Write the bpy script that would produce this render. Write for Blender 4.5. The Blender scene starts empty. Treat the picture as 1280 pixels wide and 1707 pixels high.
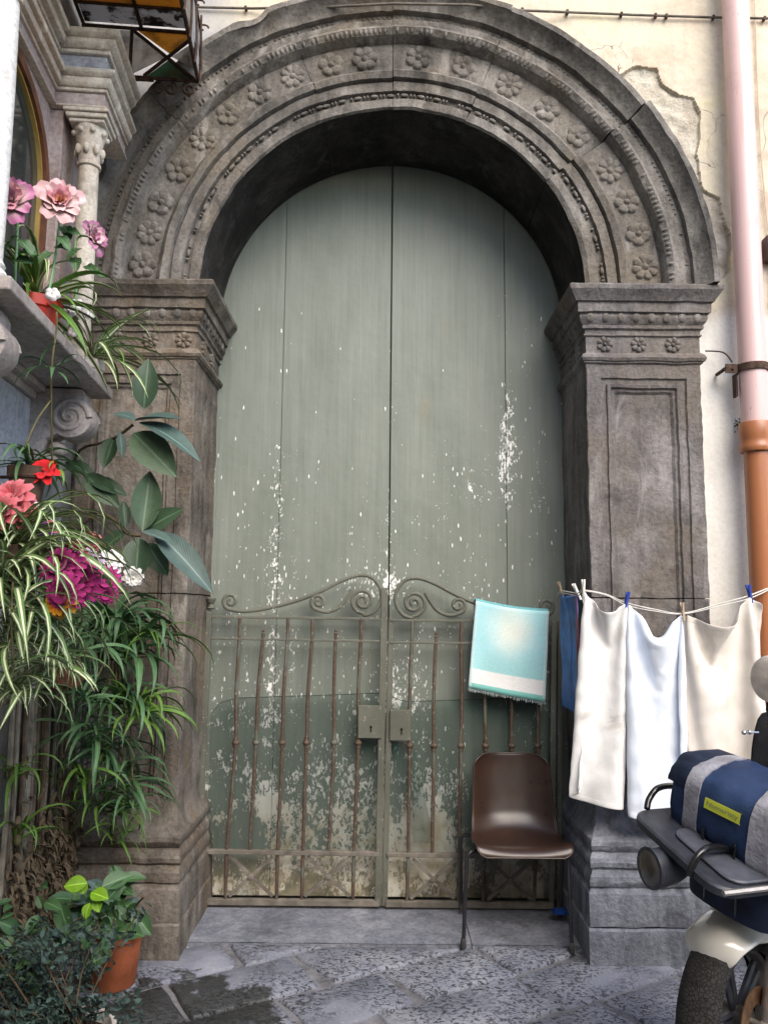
import bpy, bmesh, math, random
import numpy as np
from math import sin, cos, pi, radians, hypot, atan2, sqrt
from mathutils import Vector, Matrix, noise

random.seed(11)
rng = np.random.default_rng(5)
SC = bpy.context.scene
COL = SC.collection

# ------------------------------------------------------------------ camera
def look(tilt, roll):
    f = Vector((0, cos(tilt), sin(tilt)))
    r = Vector((1, 0, 0)); u = r.cross(f)
    r2 = r*cos(roll) + u*sin(roll); u2 = u*cos(roll) - r*sin(roll)
    return Matrix(((r2.x, u2.x, -f.x, 0), (r2.y, u2.y, -f.y, -3.9), (r2.z, u2.z, -f.z, 1.55), (0, 0, 0, 1)))
cam = bpy.data.cameras.new('camera')
cam.sensor_fit = 'VERTICAL'; cam.sensor_height = 36.0; cam.lens = 36.0*1330.0/1707.0
cam.clip_start = 0.05; cam.clip_end = 300
cam_o = bpy.data.objects.new('camera', cam); COL.objects.link(cam_o)
cam_o.matrix_world = look(radians(7.0), radians(0.57))
SC.camera = cam_o

# ------------------------------------------------------------------ daylight
SUN_DIR = Vector((0.40, -0.95, 0.92)).normalized()          # towards the light
w = bpy.data.worlds.new('World'); SC.world = w; w.use_nodes = True
wn = w.node_tree; wn.nodes.clear()
sky = wn.nodes.new('ShaderNodeTexSky'); sky.sky_type = 'NISHITA'; sky.sun_disc = False
sky.sun_elevation = math.asin(SUN_DIR.z); sky.sun_rotation = atan2(SUN_DIR.x, SUN_DIR.y)
sky.air_density = 1.0; sky.dust_density = 1.2; sky.ozone_density = 1.0
bg = wn.nodes.new('ShaderNodeBackground'); bg.inputs['Strength'].default_value = 0.15
wo = wn.nodes.new('ShaderNodeOutputWorld')
wn.links.new(sky.outputs[0], bg.inputs[0]); wn.links.new(bg.outputs[0], wo.inputs[0])
sl = bpy.data.lights.new('sun', 'SUN'); sl.energy = 1.65; sl.angle = radians(50); sl.color = (1.0, 0.90, 0.76)
so = bpy.data.objects.new('sun', sl); COL.objects.link(so)
so.rotation_euler = SUN_DIR.to_track_quat('Z', 'Y').to_euler(); so.location = (3, -4, 9)
SC.view_settings.view_transform = 'Standard'; SC.view_settings.look = 'None'
SC.view_settings.gamma = 1.0; SC.view_settings.use_curve_mapping = False
SC.view_settings.exposure = 1.46
SC.render.engine = 'CYCLES'
SC.cycles.max_bounces = 6; SC.cycles.diffuse_bounces = 4; SC.cycles.transparent_max_bounces = 8

# ------------------------------------------------------------------ mesh helpers
MW = {}
class G:
    def __init__(s): s.v = []; s.f = []; s.m = []; s.uv = []
    def add(s, vs, fs, mi=0, uv=None):
        b = len(s.v); s.v.extend([tuple(p) for p in vs])
        s.f.extend([tuple(b+i for i in f) for f in fs]); s.m.extend([mi]*len(fs))
        s.uv.extend(uv if uv is not None else [(0.5, 0.5)]*len(vs)); return s
    def box(s, x0, x1, y0, y1, z0, z1, mi=0, M=None):
        vs = [Vector((x, y, z)) for z in (z0, z1) for y in (y0, y1) for x in (x0, x1)]
        if M is not None: vs = [M @ p for p in vs]
        return s.add(vs, [(0, 2, 3, 1), (4, 5, 7, 6), (0, 1, 5, 4), (2, 6, 7, 3), (0, 4, 6, 2), (1, 3, 7, 5)], mi)
    def rings(s, rings, closed=True, caps=True, mi=0):
        n = len(rings[0]); vs = [p for r in rings for p in r]; fs = []
        for i in range(len(rings)-1):
            for j in range(n if closed else n-1):
                k = (j+1) % n
                fs.append((i*n+j, i*n+k, (i+1)*n+k, (i+1)*n+j))
        if caps and closed:
            fs.append(tuple(range(n-1, -1, -1))); fs.append(tuple((len(rings)-1)*n+j for j in range(n)))
        return s.add(vs, fs, mi)
    def tube(s, pts, r, n=8, mi=0, caps=True, sq=None):
        pts = [Vector(p) for p in pts]; N = len(pts)
        rs = list(r) if hasattr(r, '__len__') else [r]*N
        T = [(pts[min(i+1, N-1)]-pts[max(i-1, 0)]).normalized() for i in range(N)]
        a = Vector((0, 0, 1)) if abs(T[0].z) < .9 else Vector((0, 1, 0))
        X = T[0].cross(a).normalized(); R = []
        for i in range(N):
            X = (X - T[i]*X.dot(T[i])).normalized(); Y = T[i].cross(X)
            R.append([pts[i] + X*(rs[i]*cos(2*pi*k/n)*(sq or 1)) + Y*(rs[i]*sin(2*pi*k/n)) for k in range(n)])
        return s.rings(R, True, caps, mi)
    def lathe(s, prof, M, n=20, mi=0, caps=True, a0=0, a1=2*pi):
        full = abs(a1-a0-2*pi) < 1e-6
        R = [[M @ Vector((r*cos(a0+(a1-a0)*k/(n if full else n-1)), r*sin(a0+(a1-a0)*k/(n if full else n-1)), z)) for k in range(n)] for r, z in prof]
        return s.rings(R, full, caps, mi)
    def ball(s, c, r, n=10, m=6, sc=(1, 1, 1), mi=0):
        c = Vector(c)
        prof = [(max(1e-4, r*sin(pi*i/m)), -r*cos(pi*i/m)) for i in range(m+1)]
        M = Matrix.Translation(c) @ Matrix.Diagonal((sc[0], sc[1], sc[2], 1))
        return s.lathe(prof, M, n, mi, caps=False)
    def grid(s, fn, nu, nv, mi=0, uvs=True):
        vs = []; uv = []
        for j in range(nv+1):
            for i in range(nu+1):
                vs.append(fn(i/nu, j/nv)); uv.append((i/nu, j/nv))
        fs = [(j*(nu+1)+i, j*(nu+1)+i+1, (j+1)*(nu+1)+i+1, (j+1)*(nu+1)+i) for j in range(nv) for i in range(nu)]
        return s.add(vs, fs, mi, uv)
    def rough(s, amp, sc=12.0, seed=0.0):
        o = Vector((seed, seed*1.7, 0))
        s.v = [tuple(Vector(p) + noise.noise_vector(Vector(p)*sc+o)*amp) for p in s.v]; return s
    def mesh(s, name, mats, off=None, inv=None, smooth=None, bevel=0.0, segs=1, split=0):
        me = bpy.data.meshes.new(name)
        vs = s.v
        if inv is not None: vs = [tuple(inv @ Vector(p)) for p in vs]
        elif off is not None: vs = [(p[0]-off[0], p[1]-off[1], p[2]-off[2]) for p in vs]
        me.from_pydata(vs, [], s.f)
        ul = me.uv_layers.new(name='UVMap')
        li = np.empty(len(me.loops), dtype=np.int32); me.loops.foreach_get('vertex_index', li)
        ul.data.foreach_set('uv', np.array(s.uv, dtype=np.float32)[li].ravel())
        me.polygons.foreach_set('material_index', np.array(s.m, dtype=np.int32))
        bm = bmesh.new(); bm.from_mesh(me)
        bmesh.ops.recalc_face_normals(bm, faces=bm.faces)
        if split:
            for _ in range(split):
                bmesh.ops.subdivide_edges(bm, edges=[e for e in bm.edges if e.calc_length() > .06], cuts=1, use_grid_fill=True)
        if bevel > 0:
            es = [e for e in bm.edges if len(e.link_faces) == 2 and e.calc_face_angle(0) > radians(28)]
            bmesh.ops.bevel(bm, geom=es, offset=bevel, segments=segs, affect='EDGES', profile=.5, clamp_overlap=True)
        bm.to_mesh(me); bm.free()
        for m in (mats if isinstance(mats, (list, tuple)) else [mats]): me.materials.append(m)
        if smooth is not None:
            me.polygons.foreach_set('use_smooth', [True]*len(me.polygons))
            me.set_sharp_from_angle(angle=radians(smooth))
        me.update(); return me

def tag(o, label=None, cat=None, group=None, kind=None):
    if label: o['label'] = label
    if cat: o['category'] = cat
    if group: o['group'] = group
    if kind: o['kind'] = kind
    return o
def thing(name, label, cat, loc=(0, 0, 0), rz=0.0, group=None, kind=None):
    o = bpy.data.objects.new(name, None); COL.objects.link(o); o.empty_display_size = .05
    o.location = loc; o.rotation_euler = (0, 0, rz)
    MW[o.name] = Matrix.Translation(Vector(loc)) @ Matrix.Rotation(rz, 4, 'Z')
    return tag(o, label, cat, group, kind)
def part(name, g, mats, parent, local=False, label=None, kind=None, solid=0, sub=0, **kw):
    inv = None if local else MW[parent.name].inverted()
    o = bpy.data.objects.new(name, g.mesh(name, mats, inv=inv, **kw)); COL.objects.link(o)
    o.parent = parent; MW[o.name] = MW[parent.name].copy()
    mods(o, solid, sub)
    if label: o['label'] = label
    if kind: o['kind'] = kind
    return o
def mods(o, solid, sub):
    if solid:
        m = o.modifiers.new('thickness', 'SOLIDIFY'); m.thickness = solid; m.offset = 0
    if sub:
        m = o.modifiers.new('soft', 'SUBSURF'); m.levels = sub; m.render_levels = sub
def single(name, g, mats, label=None, cat=None, group=None, kind=None, loc=None, solid=0, sub=0, **kw):
    if loc is None:
        a = np.array(g.v); loc = ((a[:, 0].min()+a[:, 0].max())/2, (a[:, 1].min()+a[:, 1].max())/2, a[:, 2].min())
    o = bpy.data.objects.new(name, g.mesh(name, mats, off=loc, **kw)); COL.objects.link(o); o.location = loc
    MW[o.name] = Matrix.Translation(Vector(loc)); mods(o, solid, sub)
    return tag(o, label, cat, group, kind)
def inst(name, me, M, parent):
    o = bpy.data.objects.new(name, me); COL.objects.link(o); o.parent = parent
    o.matrix_basis = MW[parent.name].inverted() @ M; MW[o.name] = M
    return o
def frame(loc, x=None, z=None, y=None, s=1.0):
    """matrix with given z axis (and roughly given x axis)"""
    z = Vector(z).normalized(); x = Vector(x) if x is not None else Vector((1, 0, 0))
    x = (x - z*x.dot(z))
    if x.length < 1e-4: x = Vector((0, 1, 0)) - z*z.y
    x.normalize(); yy = z.cross(x)
    S = (s, s, s) if not hasattr(s, '__len__') else s
    return Matrix(((x.x*S[0], yy.x*S[1], z.x*S[2], loc[0]), (x.y*S[0], yy.y*S[1], z.y*S[2], loc[1]), (x.z*S[0], yy.z*S[1], z.z*S[2], loc[2]), (0, 0, 0, 1)))
def crom(pts, k=6):
    P = [Vector(p) for p in pts]; out = []
    for i in range(len(P)-1):
        a, b, c, d = P[max(i-1, 0)], P[i], P[i+1], P[min(i+2, len(P)-1)]
        for j in range(k):
            t = j/k
            out.append(.5*((2*b)+(c-a)*t+(2*a-5*b+4*c-d)*t*t+(3*b-a-3*c+d)*t**3))
    out.append(P[-1]); return out

# ------------------------------------------------------------------ material helpers
class Nt:
    def __init__(s, name, rough=.8, spec=.3, metal=0.0):
        s.mat = bpy.data.materials.new(name); s.mat.use_nodes = True; s.t = s.mat.node_tree
        s.b = s.t.nodes['Principled BSDF']
        s.b.inputs['Roughness'].default_value = rough; s.b.inputs['Specular IOR Level'].default_value = spec
        s.b.inputs['Metallic'].default_value = metal
    def n(s, ty): return s.t.nodes.new(ty)
    def put(s, sock, v):
        if isinstance(v, bpy.types.NodeSocket): s.t.links.new(v, sock)
        elif isinstance(v, (tuple, list)) and len(v) == 3 and sock.type == 'RGBA': sock.default_value = (*v, 1)
        else: sock.default_value = v
    def pos(s, scale=(1, 1, 1), off=(0, 0, 0)):
        g = s.n('ShaderNodeNewGeometry'); m = s.n('ShaderNodeMapping')
        s.t.links.new(g.outputs['Position'], m.inputs['Vector'])
        m.inputs['Scale'].default_value = scale; m.inputs['Location'].default_value = off
        return m.outputs[0]
    def obj(s, scale=(1, 1, 1)):
        g = s.n('ShaderNodeTexCoord'); m = s.n('ShaderNodeMapping')
        s.t.links.new(g.outputs['Object'], m.inputs['Vector']); m.inputs['Scale'].default_value = scale
        return m.outputs[0]
    def xyz(s):
        g = s.n('ShaderNodeNewGeometry'); q = s.n('ShaderNodeSeparateXYZ')
        s.t.links.new(g.outputs['Position'], q.inputs[0]); return q.outputs
    def uv(s):
        g = s.n('ShaderNodeTexCoord'); q = s.n('ShaderNodeSeparateXYZ')
        s.t.links.new(g.outputs['UV'], q.inputs[0]); return q.outputs
    def noise(s, vec, scale=5, detail=4, rough=.55, dist=0):
        x = s.n('ShaderNodeTexNoise'); s.put(x.inputs['Vector'], vec)
        x.inputs['Scale'].default_value = scale; x.inputs['Detail'].default_value = detail
        x.inputs['Roughness'].default_value = rough; x.inputs['Distortion'].default_value = dist
        return x.outputs['Fac']
    def voro(s, vec, scale=5, feat='F1'):
        x = s.n('ShaderNodeTexVoronoi'); s.put(x.inputs['Vector'], vec); x.inputs['Scale'].default_value = scale; x.feature = feat
        return x.outputs['Distance']
    def math(s, op, a, b=0.0, c=0.0):
        x = s.n('ShaderNodeMath'); x.operation = op; s.put(x.inputs[0], a); s.put(x.inputs[1], b)
        if op in ('MULTIPLY_ADD', 'SMOOTH_MIN', 'COMPARE'): s.put(x.inputs[2], c)
        return x.outputs[0]
    def step(s, v, lo, hi):
        x = s.n('ShaderNodeMapRange'); x.interpolation_type = 'SMOOTHSTEP'; x.clamp = True
        s.put(x.inputs[0], v); s.put(x.inputs[1], lo); s.put(x.inputs[2], hi); return x.outputs[0]
    def ramp(s, fac, stops):
        x = s.n('ShaderNodeValToRGB'); s.put(x.inputs[0], fac); e = x.color_ramp.elements
        while len(e) < len(stops): e.new(.5)
        for k, (p, c) in zip(e, stops): k.position = p; k.color = (*c, 1)
        return x.outputs[0]
    def mix(s, fac, a, b, mode='MIX'):
        x = s.n('ShaderNodeMix'); x.data_type = 'RGBA'; x.blend_type = mode
        s.put(x.inputs[0], fac); s.put(x.inputs[6], a); s.put(x.inputs[7], b); return x.outputs[2]
    def rnd(s):
        return s.n('ShaderNodeObjectInfo').outputs['Random']
    def bump(s, h, strength=.5, dist=.01):
        x = s.n('ShaderNodeBump'); x.inputs['Strength'].default_value = strength; x.inputs['Distance'].default_value = dist
        s.put(x.inputs['Height'], h); s.t.links.new(x.outputs[0], s.b.inputs['Normal'])
    def col(s, c): s.put(s.b.inputs['Base Color'], c); return s

def plain(name, c, rough=.6, spec=.4, metal=0.0, var=.12, sc=18, bump=.15, bd=.003, coat=0):
    m = Nt(name, rough, spec, metal); f = m.noise(m.pos(), sc, 5, .6)
    m.col(m.ramp(f, [(.3, tuple(x*(1-var*1.6) for x in c)), (.7, tuple(min(1, x*(1+var)) for x in c))]))
    if bump: m.bump(m.noise(m.pos(), sc*5, 3), bump, bd)
    if coat: m.b.inputs['Coat Weight'].default_value = coat
    return m.mat

def stone(name, dark, mid, light, warm=None, pit=.6, seed=0):
    m = Nt(name, .85, .25); p = m.pos(off=(seed, seed*2, 0))
    a = m.noise(p, 2.6, 6, .62, .4); s_ = m.noise(m.pos((7, 7, .7), (seed, 0, 0)), 1.6, 5, .6)
    f = m.math('ADD', m.math('MULTIPLY', a, .6), m.math('MULTIPLY', s_, .4))
    c = m.ramp(f, [(.36, dark), (.48, mid), (.62, light)])
    if warm: c = m.mix(m.step(m.noise(p, 1.7, 4, .6, .6), .47, .66), c, warm)
    fine = m.noise(p, 55, 6, .7)
    c = m.mix(.75, c, m.ramp(fine, [(.3, (.52, .52, .52)), (.55, (1.06, 1.06, 1.06)), (.75, (1.42, 1.40, 1.37))]), 'MULTIPLY')
    wash = m.step(m.noise(m.pos((3.2, 3.2, 1.1), (seed, 4, 0)), 2.2, 5, .62, .7), .54, .72)
    c = m.mix(m.math('MULTIPLY', wash, .55), c, tuple(min(1, x*1.35+.02) for x in light))
    soot = m.step(m.noise(m.pos((2.2, 2.2, 1.6), (seed, 9, 2)), 2.6, 5, .66, .9), .55, .70)
    c = m.mix(m.math('MULTIPLY', soot, .6), c, tuple(x*.75 for x in dark))
    spots = m.step(m.noise(p, 130, 3, .6), .70, .76)
    c = m.mix(m.math('MULTIPLY', spots, .55), c, (.42, .40, .37))
    m.col(c)
    h = m.math('ADD', m.math('MULTIPLY', fine, .6), m.math('MULTIPLY', m.noise(p, 18, 4, .6), .9))
    m.bump(h, pit, .014); return m.mat

# ------------------------------------------------------------------ materials of the setting
M_stone_r = stone('grey_piperno', (.050, .046, .046), (.125, .115, .112), (.23, .215, .21), (.145, .125, .108), .7, 3)
M_stone_a = stone('arch_piperno', (.050, .046, .042), (.130, .119, .108), (.25, .232, .212), (.150, .128, .102), .7, 7)
M_stone_l = stone('brown_piperno', (.052, .045, .038), (.132, .114, .096), (.25, .222, .19), (.175, .132, .092), .8, 12)
M_shade = stone('shaded_piperno', (.010, .009, .009), (.022, .020, .019), (.050, .045, .041), None, .6, 9)  # arch underside: its shade is put into a near-black stone colour
M_stone_b = stone('base_piperno', (.068, .074, .090), (.165, .174, .205), (.28, .292, .335), None, .8, 20)

def m_paving():
    m = Nt('basalt_paving', .75, .35); p = m.pos()
    big = m.noise(p, 3.2, 4, .6); pit = m.noise(m.pos((1, 1.5, 1)), 46, 5, .7, .8)
    base = m.ramp(big, [(.32, (.165, .176, .216)), (.5, (.232, .244, .290)), (.68, (.32, .33, .368))])
    base = m.mix(.45, base, m.ramp(m.rnd(), [(0, (.75, .75, .78)), (1, (1.15, 1.13, 1.1))]), 'MULTIPLY')
    pits = m.step(pit, .475, .40)
    zone = m.step(m.noise(p, 1.9, 3, .5), .40, .52)
    pits = m.math('MULTIPLY', pits, zone)
    c = m.mix(pits, base, (.055, .055, .065))
    c = m.mix(m.math('MULTIPLY', m.step(m.noise(p, 90, 4, .7), .56, .66), .5), c, (.40, .39, .38))
    q = m.xyz()
    # mossy damp patch in front of the pots
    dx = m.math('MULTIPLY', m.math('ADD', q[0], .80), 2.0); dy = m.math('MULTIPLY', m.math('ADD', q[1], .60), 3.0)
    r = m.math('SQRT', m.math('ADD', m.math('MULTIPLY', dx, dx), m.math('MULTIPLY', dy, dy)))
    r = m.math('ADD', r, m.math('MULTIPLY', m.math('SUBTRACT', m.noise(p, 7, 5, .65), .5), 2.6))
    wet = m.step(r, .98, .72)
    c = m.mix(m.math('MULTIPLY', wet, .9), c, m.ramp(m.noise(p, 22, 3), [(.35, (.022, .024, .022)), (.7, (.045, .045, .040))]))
    m.col(c); m.put(m.b.inputs['Roughness'], m.mix(wet, (.75,)*3, (.5,)*3))
    h = m.math('SUBTRACT', m.math('MULTIPLY', m.noise(p, 14, 3), .7), m.math('MULTIPLY', pits, .9))
    m.bump(h, .8, .018); return m.mat
M_pave = m_paving()
M_mortar = plain('paving_joint', (.185, .182, .195), .9, .2, var=.35, sc=9, bump=.7, bd=.01)
M_thresh = stone('threshold_stone', (.115, .122, .145), (.185, .195, .232), (.27, .28, .315), None, .8, 51)

def m_plaster():
    m = Nt('ochre_cream_plaster', .9, .2); p = m.pos(); q = m.xyz()
    a = m.noise(p, 2.2, 5, .6, .5); st = m.noise(m.pos((9, 9, .8)), 1.0, 5, .6)
    c = m.ramp(a, [(.33, (.46, .37, .28)), (.47, (.58, .52, .42)), (.60, (.62, .56, .41)), (.72, (.58, .49, .30))])
    c = m.mix(m.math('MULTIPLY', m.step(st, .52, .70), .5), c, (.50, .42, .34))
    edge = m.math('ADD', q[2], m.math('MULTIPLY', m.noise(p, 3, 4), .3))
    low = m.step(edge, 3.26, 3.17)
    right = m.step(q[0], 1.3, 1.5)
    c = m.mix(m.math('MULTIPLY', low, right), c, m.ramp(m.noise(p, 4, 4), [(.3, (.66, .635, .57)), (.7, (.74, .725, .69))]))
    far = m.math('MULTIPLY', m.step(q[0], 1.86, 1.95), m.step(edge, 3.4, 3.6))
    c = m.mix(far, c, m.ramp(m.noise(p, 6, 4), [(.35, (.45, .36, .28)), (.65, (.62, .55, .44))]))
    left = m.step(m.math('ADD', q[0], m.math('MULTIPLY', m.noise(p, 4, 3), .3)), -.62, -.85)
    c = m.mix(left, c, m.ramp(a, [(.35, (.30, .30, .31)), (.65, (.44, .43, .43))]))
    c = m.mix(.5, c, m.ramp(m.noise(p, 60, 4, .7), [(.3, (.75, .75, .75)), (.6, (1, 1, 1))]), 'MULTIPLY')
    v = m.n('ShaderNodeTexVoronoi'); v.feature = 'DISTANCE_TO_EDGE'
    m.put(v.inputs['Vector'], m.mix(.35, p, m.n('ShaderNodeTexNoise').outputs['Color'], 'ADD')); v.inputs['Scale'].default_value = 1.5
    crack = m.math('MULTIPLY', m.math('MULTIPLY', m.step(v.outputs['Distance'], .0035, .001), m.step(m.noise(p, 1.3, 2), .53, .58)), m.step(q[2], 3.2, 3.4))
    c = m.mix(m.math('MULTIPLY', crack, .8), c, (.22, .18, .14))
    m.col(c); m.bump(m.math('ADD', m.noise(p, 30, 5, .6), m.math('MULTIPLY', crack, -1)), .45, .006); return m.mat
M_plaster = m_plaster()
def m_render():
    m = Nt('bare_lime_render', .95, .15); p = m.pos()
    c = m.ramp(m.noise(p, 6, 6, .65), [(.3, (.36, .31, .25)), (.5, (.52, .47, .39)), (.7, (.64, .60, .52))])
    c = m.mix(.6, c, m.ramp(m.noise(p, 70, 4, .7), [(.3, (.6, .6, .6)), (.6, (1, 1, 1))]), 'MULTIPLY')
    m.col(c); m.bump(m.noise(p, 24, 6, .7), .9, .02); return m.mat
M_render = m_render()
M_sidewall = plain('grey_side_plaster', (.30, .29, .275), .9, .2, var=.3, sc=4, bump=.6, bd=.01)
M_opposite = plain('warm_opposite_plaster', (.34, .28, .21), .9, .2, var=.2, sc=2, bump=.5, bd=.01)

def m_door():
    m = Nt('peeling_green_paint', .55, .4); p = m.pos(); q = m.xyz()
    X, Z = q[0], q[2]
    c = m.ramp(m.noise(m.pos((2.4, 1, .8)), 1.7, 5, .6), [(.3, (.152, .176, .146)), (.55, (.185, .207, .178)), (.75, (.212, .232, .200))])
    c = m.mix(.4, c, m.ramp(m.noise(m.pos((50, 1, 1.6)), 1, 4, .6), [(.35, (.78, .78, .76)), (.6, (1.04, 1.04, 1.04))]), 'MULTIPLY')
    rust = m.step(m.noise(m.pos((3, 1, 1.2)), 2.2, 5, .65), .60, .74)
    c = m.mix(m.math('MULTIPLY', rust, .35), c, (.22, .19, .13))
    # where the paint has gone: more towards the foot, beside the board joints, on the right leaf
    def band(v, x, wd): return m.step(m.math('ABSOLUTE', m.math('SUBTRACT', v, x)), wd, 0.0)
    def blob(x, z, rx, rz):
        a = m.math('DIVIDE', m.math('SUBTRACT', X, x), rx); b = m.math('DIVIDE', m.math('SUBTRACT', Z, z), rz)
        return m.step(m.math('SQRT', m.math('ADD', m.math('MULTIPLY', a, a), m.math('MULTIPLY', b, b))), 1.0, 0.15)
    D = m.math('MULTIPLY', m.step(Z, 3.1, 1.2), .42)
    D = m.math('ADD', D, m.math('MULTIPLY', m.step(Z, 1.25, .25), .55))
    for x, wd, k in ((-.60, .08, .42), (.69, .08, .42), (.03, .06, .28), (.88, .10, .32), (-.50, .04, .25)):
        D = m.math('ADD', D, m.math('MULTIPLY', m.math('MULTIPLY', band(X, x, wd), m.step(Z, 3.6, 2.9)), k))
    for x, z, rx, rz, k in ((.42, 2.25, .35, .45, .42), (.72, 2.55, .12, .55, .40), (.15, 1.1, .22, .28, .60), (-.75, .55, .30, .6, .34), (.25, .35, .22, .3, .4), (.6, .15, .4, .2, .3), (-.02, 1.68, .3, .16, .4), (.66, 1.62, .3, .2, .35)):
        D = m.math('ADD', D, m.math('MULTIPLY', blob(x, z, rx, rz), k))
    D = m.math('MULTIPLY', D, m.step(m.noise(p, 2.6, 3, .6), .28, .58))
    n1 = m.noise(m.pos((52, 1, 27)), 1, 5, .70, .6); n2 = m.noise(m.pos((120, 1, 75), (3, 0, 1)), 1, 3, .6)
    nn = m.math('ADD', m.math('MULTIPLY', n1, .72), m.math('MULTIPLY', n2, .28))
    th = m.math('SUBTRACT', .715, m.math('MULTIPLY', D, .25))
    fl = m.step(m.math('SUBTRACT', nn, th), .0, .012)
    vo = m.n('ShaderNodeTexVoronoi'); m.put(vo.inputs['Vector'], m.mix(.05, m.pos((1.25, .02, .36)), m.n('ShaderNodeTexNoise').outputs['Color'], 'ADD')); vo.inputs['Scale'].default_value = 66
    cr = m.n('ShaderNodeSeparateColor'); m.t.links.new(vo.outputs['Color'], cr.inputs[0])
    rad = m.math('MULTIPLY', m.math('ADD', .12, m.math('MULTIPLY', cr.outputs[1], .55)), m.math('MULTIPLY', m.noise(m.pos((150, 1, 70)), 1, 4, .75), 1.05))
    keep = m.math('LESS_THAN', cr.outputs[0], m.math('MULTIPLY', m.math('ADD', m.math('MULTIPLY', m.step(Z, 3.8, 2.6), .035), D), .44))
    chip = m.math('MULTIPLY', m.step(m.math('SUBTRACT', rad, vo.outputs['Distance']), .0, .03), keep)
    fl = m.math('MAXIMUM', fl, chip)
    white = m.mix(m.step(Z, .75, .30), (.80, .81, .78), m.ramp(m.noise(p, 9, 3), [(.35, (.42, .36, .24)), (.6, (.62, .60, .52))]))
    c = m.mix(m.math('MULTIPLY', m.step(m.math('ADD', Z, m.math('MULTIPLY', m.noise(p, 7, 4), .35)), .50, .26), .75), c, m.ramp(m.noise(p, 13, 5, .65), [(.32, (.11, .10, .06)), (.5, (.24, .20, .12)), (.68, (.44, .38, .26))]))
    c = m.mix(fl, c, white)
    m.col(c); m.bump(m.math('ADD', m.math('MULTIPLY', fl, -.9), m.math('ADD', m.math('MULTIPLY', m.noise(m.pos((60, 1, 3)), 1, 4), .5), m.math('MULTIPLY', m.noise(p, 5, 4), 2.0))), .6, .005)
    return m.mat
M_door = m_door()
M_batten = plain('dark_brown_wood', (.055, .035, .025), .8, .2)

# ------------------------------------------------------------------ ground
g = G().add([(-40, -40, -.014), (40, -40, -.014), (40, 40, -.014), (-40, 40, -.014)], [(0, 1, 2, 3)])
pavement = single('street_pavement', g, M_mortar, kind='structure', loc=(0, 0, -.014))
def clip(poly, nx, ny, d):
    out = []
    for i in range(len(poly)):
        a, b = poly[i], poly[(i+1) % len(poly)]
        da, db = a[0]*nx+a[1]*ny-d, b[0]*nx+b[1]*ny-d
        if da <= 0: out.append(a)
        if da*db < 0:
            t = da/(da-db); out.append((a[0]+(b[0]-a[0])*t, a[1]+(b[1]-a[1])*t))
    return out
def inset(poly, d):
    cx = sum(p[0] for p in poly)/len(poly); cy = sum(p[1] for p in poly)/len(poly); out = []
    for x, y in poly:
        L = hypot(x-cx, y-cy); k = max(.2, (L-d)/L) if L > 0 else 1
        out.append((cx+(x-cx)*k, cy+(y-cy)*k))
    return out
ang = radians(31); row = -3.2; k = 0
while row < 3.6:
    wd = random.uniform(.30, .40); c = -4.2 + random.uniform(0, .5)
    while c < 4.6:
        L = random.uniform(.42, .72)
        j = lambda s=.025: random.uniform(-s, s)
        q = [(c+.009+j(), row+.009+j(.012)), (c+L-.009+j(), row+.009+j(.012)), (c+L-.009+j(), row+wd-.009+j(.012)), (c+.009+j(), row+wd-.009+j(.012))]
        c += L
        q = [(x*cos(ang)-y*sin(ang)+.2, x*sin(ang)+y*cos(ang)-1.3) for x, y in q]
        q = clip(q, 0, 1, .022); q = clip(q, -.9956, -.094, 1.57) if q else q
        if len(q) < 3: continue
        cx = sum(p[0] for p in q)/len(q); cy = sum(p[1] for p in q)/len(q)
        if abs(cx) > 2.9 or cy < -3.4: continue
        A = abs(sum(q[i][0]*q[(i+1) % len(q)][1]-q[(i+1) % len(q)][0]*q[i][1] for i in range(len(q))))/2
        if A < .006: continue
        r = []
        for i in range(len(q)):
            a, b = q[i], q[(i+1) % len(q)]; n = max(1, int(hypot(b[0]-a[0], b[1]-a[1])/.075))
            for t in range(n):
                x, y = a[0]+(b[0]-a[0])*t/n, a[1]+(b[1]-a[1])*t/n
                r.append((x+j(.007) if t else x, min(.024, y+j(.007) if t else y)))
        h = random.uniform(-.004, .004); n = len(r); tx, ty = j(.006), j(.006)
        zz = lambda p, e: h+e+tx*(p[0]-cx)+ty*(p[1]-cy)
        r1, r2 = inset(r, .005), inset(r, .016)
        vs = [(*p, -.05) for p in r]+[(*p, zz(p, -.009)) for p in r1]+[(*p, zz(p, 0)+j(.0025)) for p in r2]
        gg = G(); gg.rings([vs[:n], vs[n:2*n], vs[2*n:]], True, False); gg.f.append(tuple(2*n+i for i in range(n))); gg.m.append(0)
        part('paving_stone', gg, M_pave, pavement, smooth=50)
    row += wd

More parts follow.
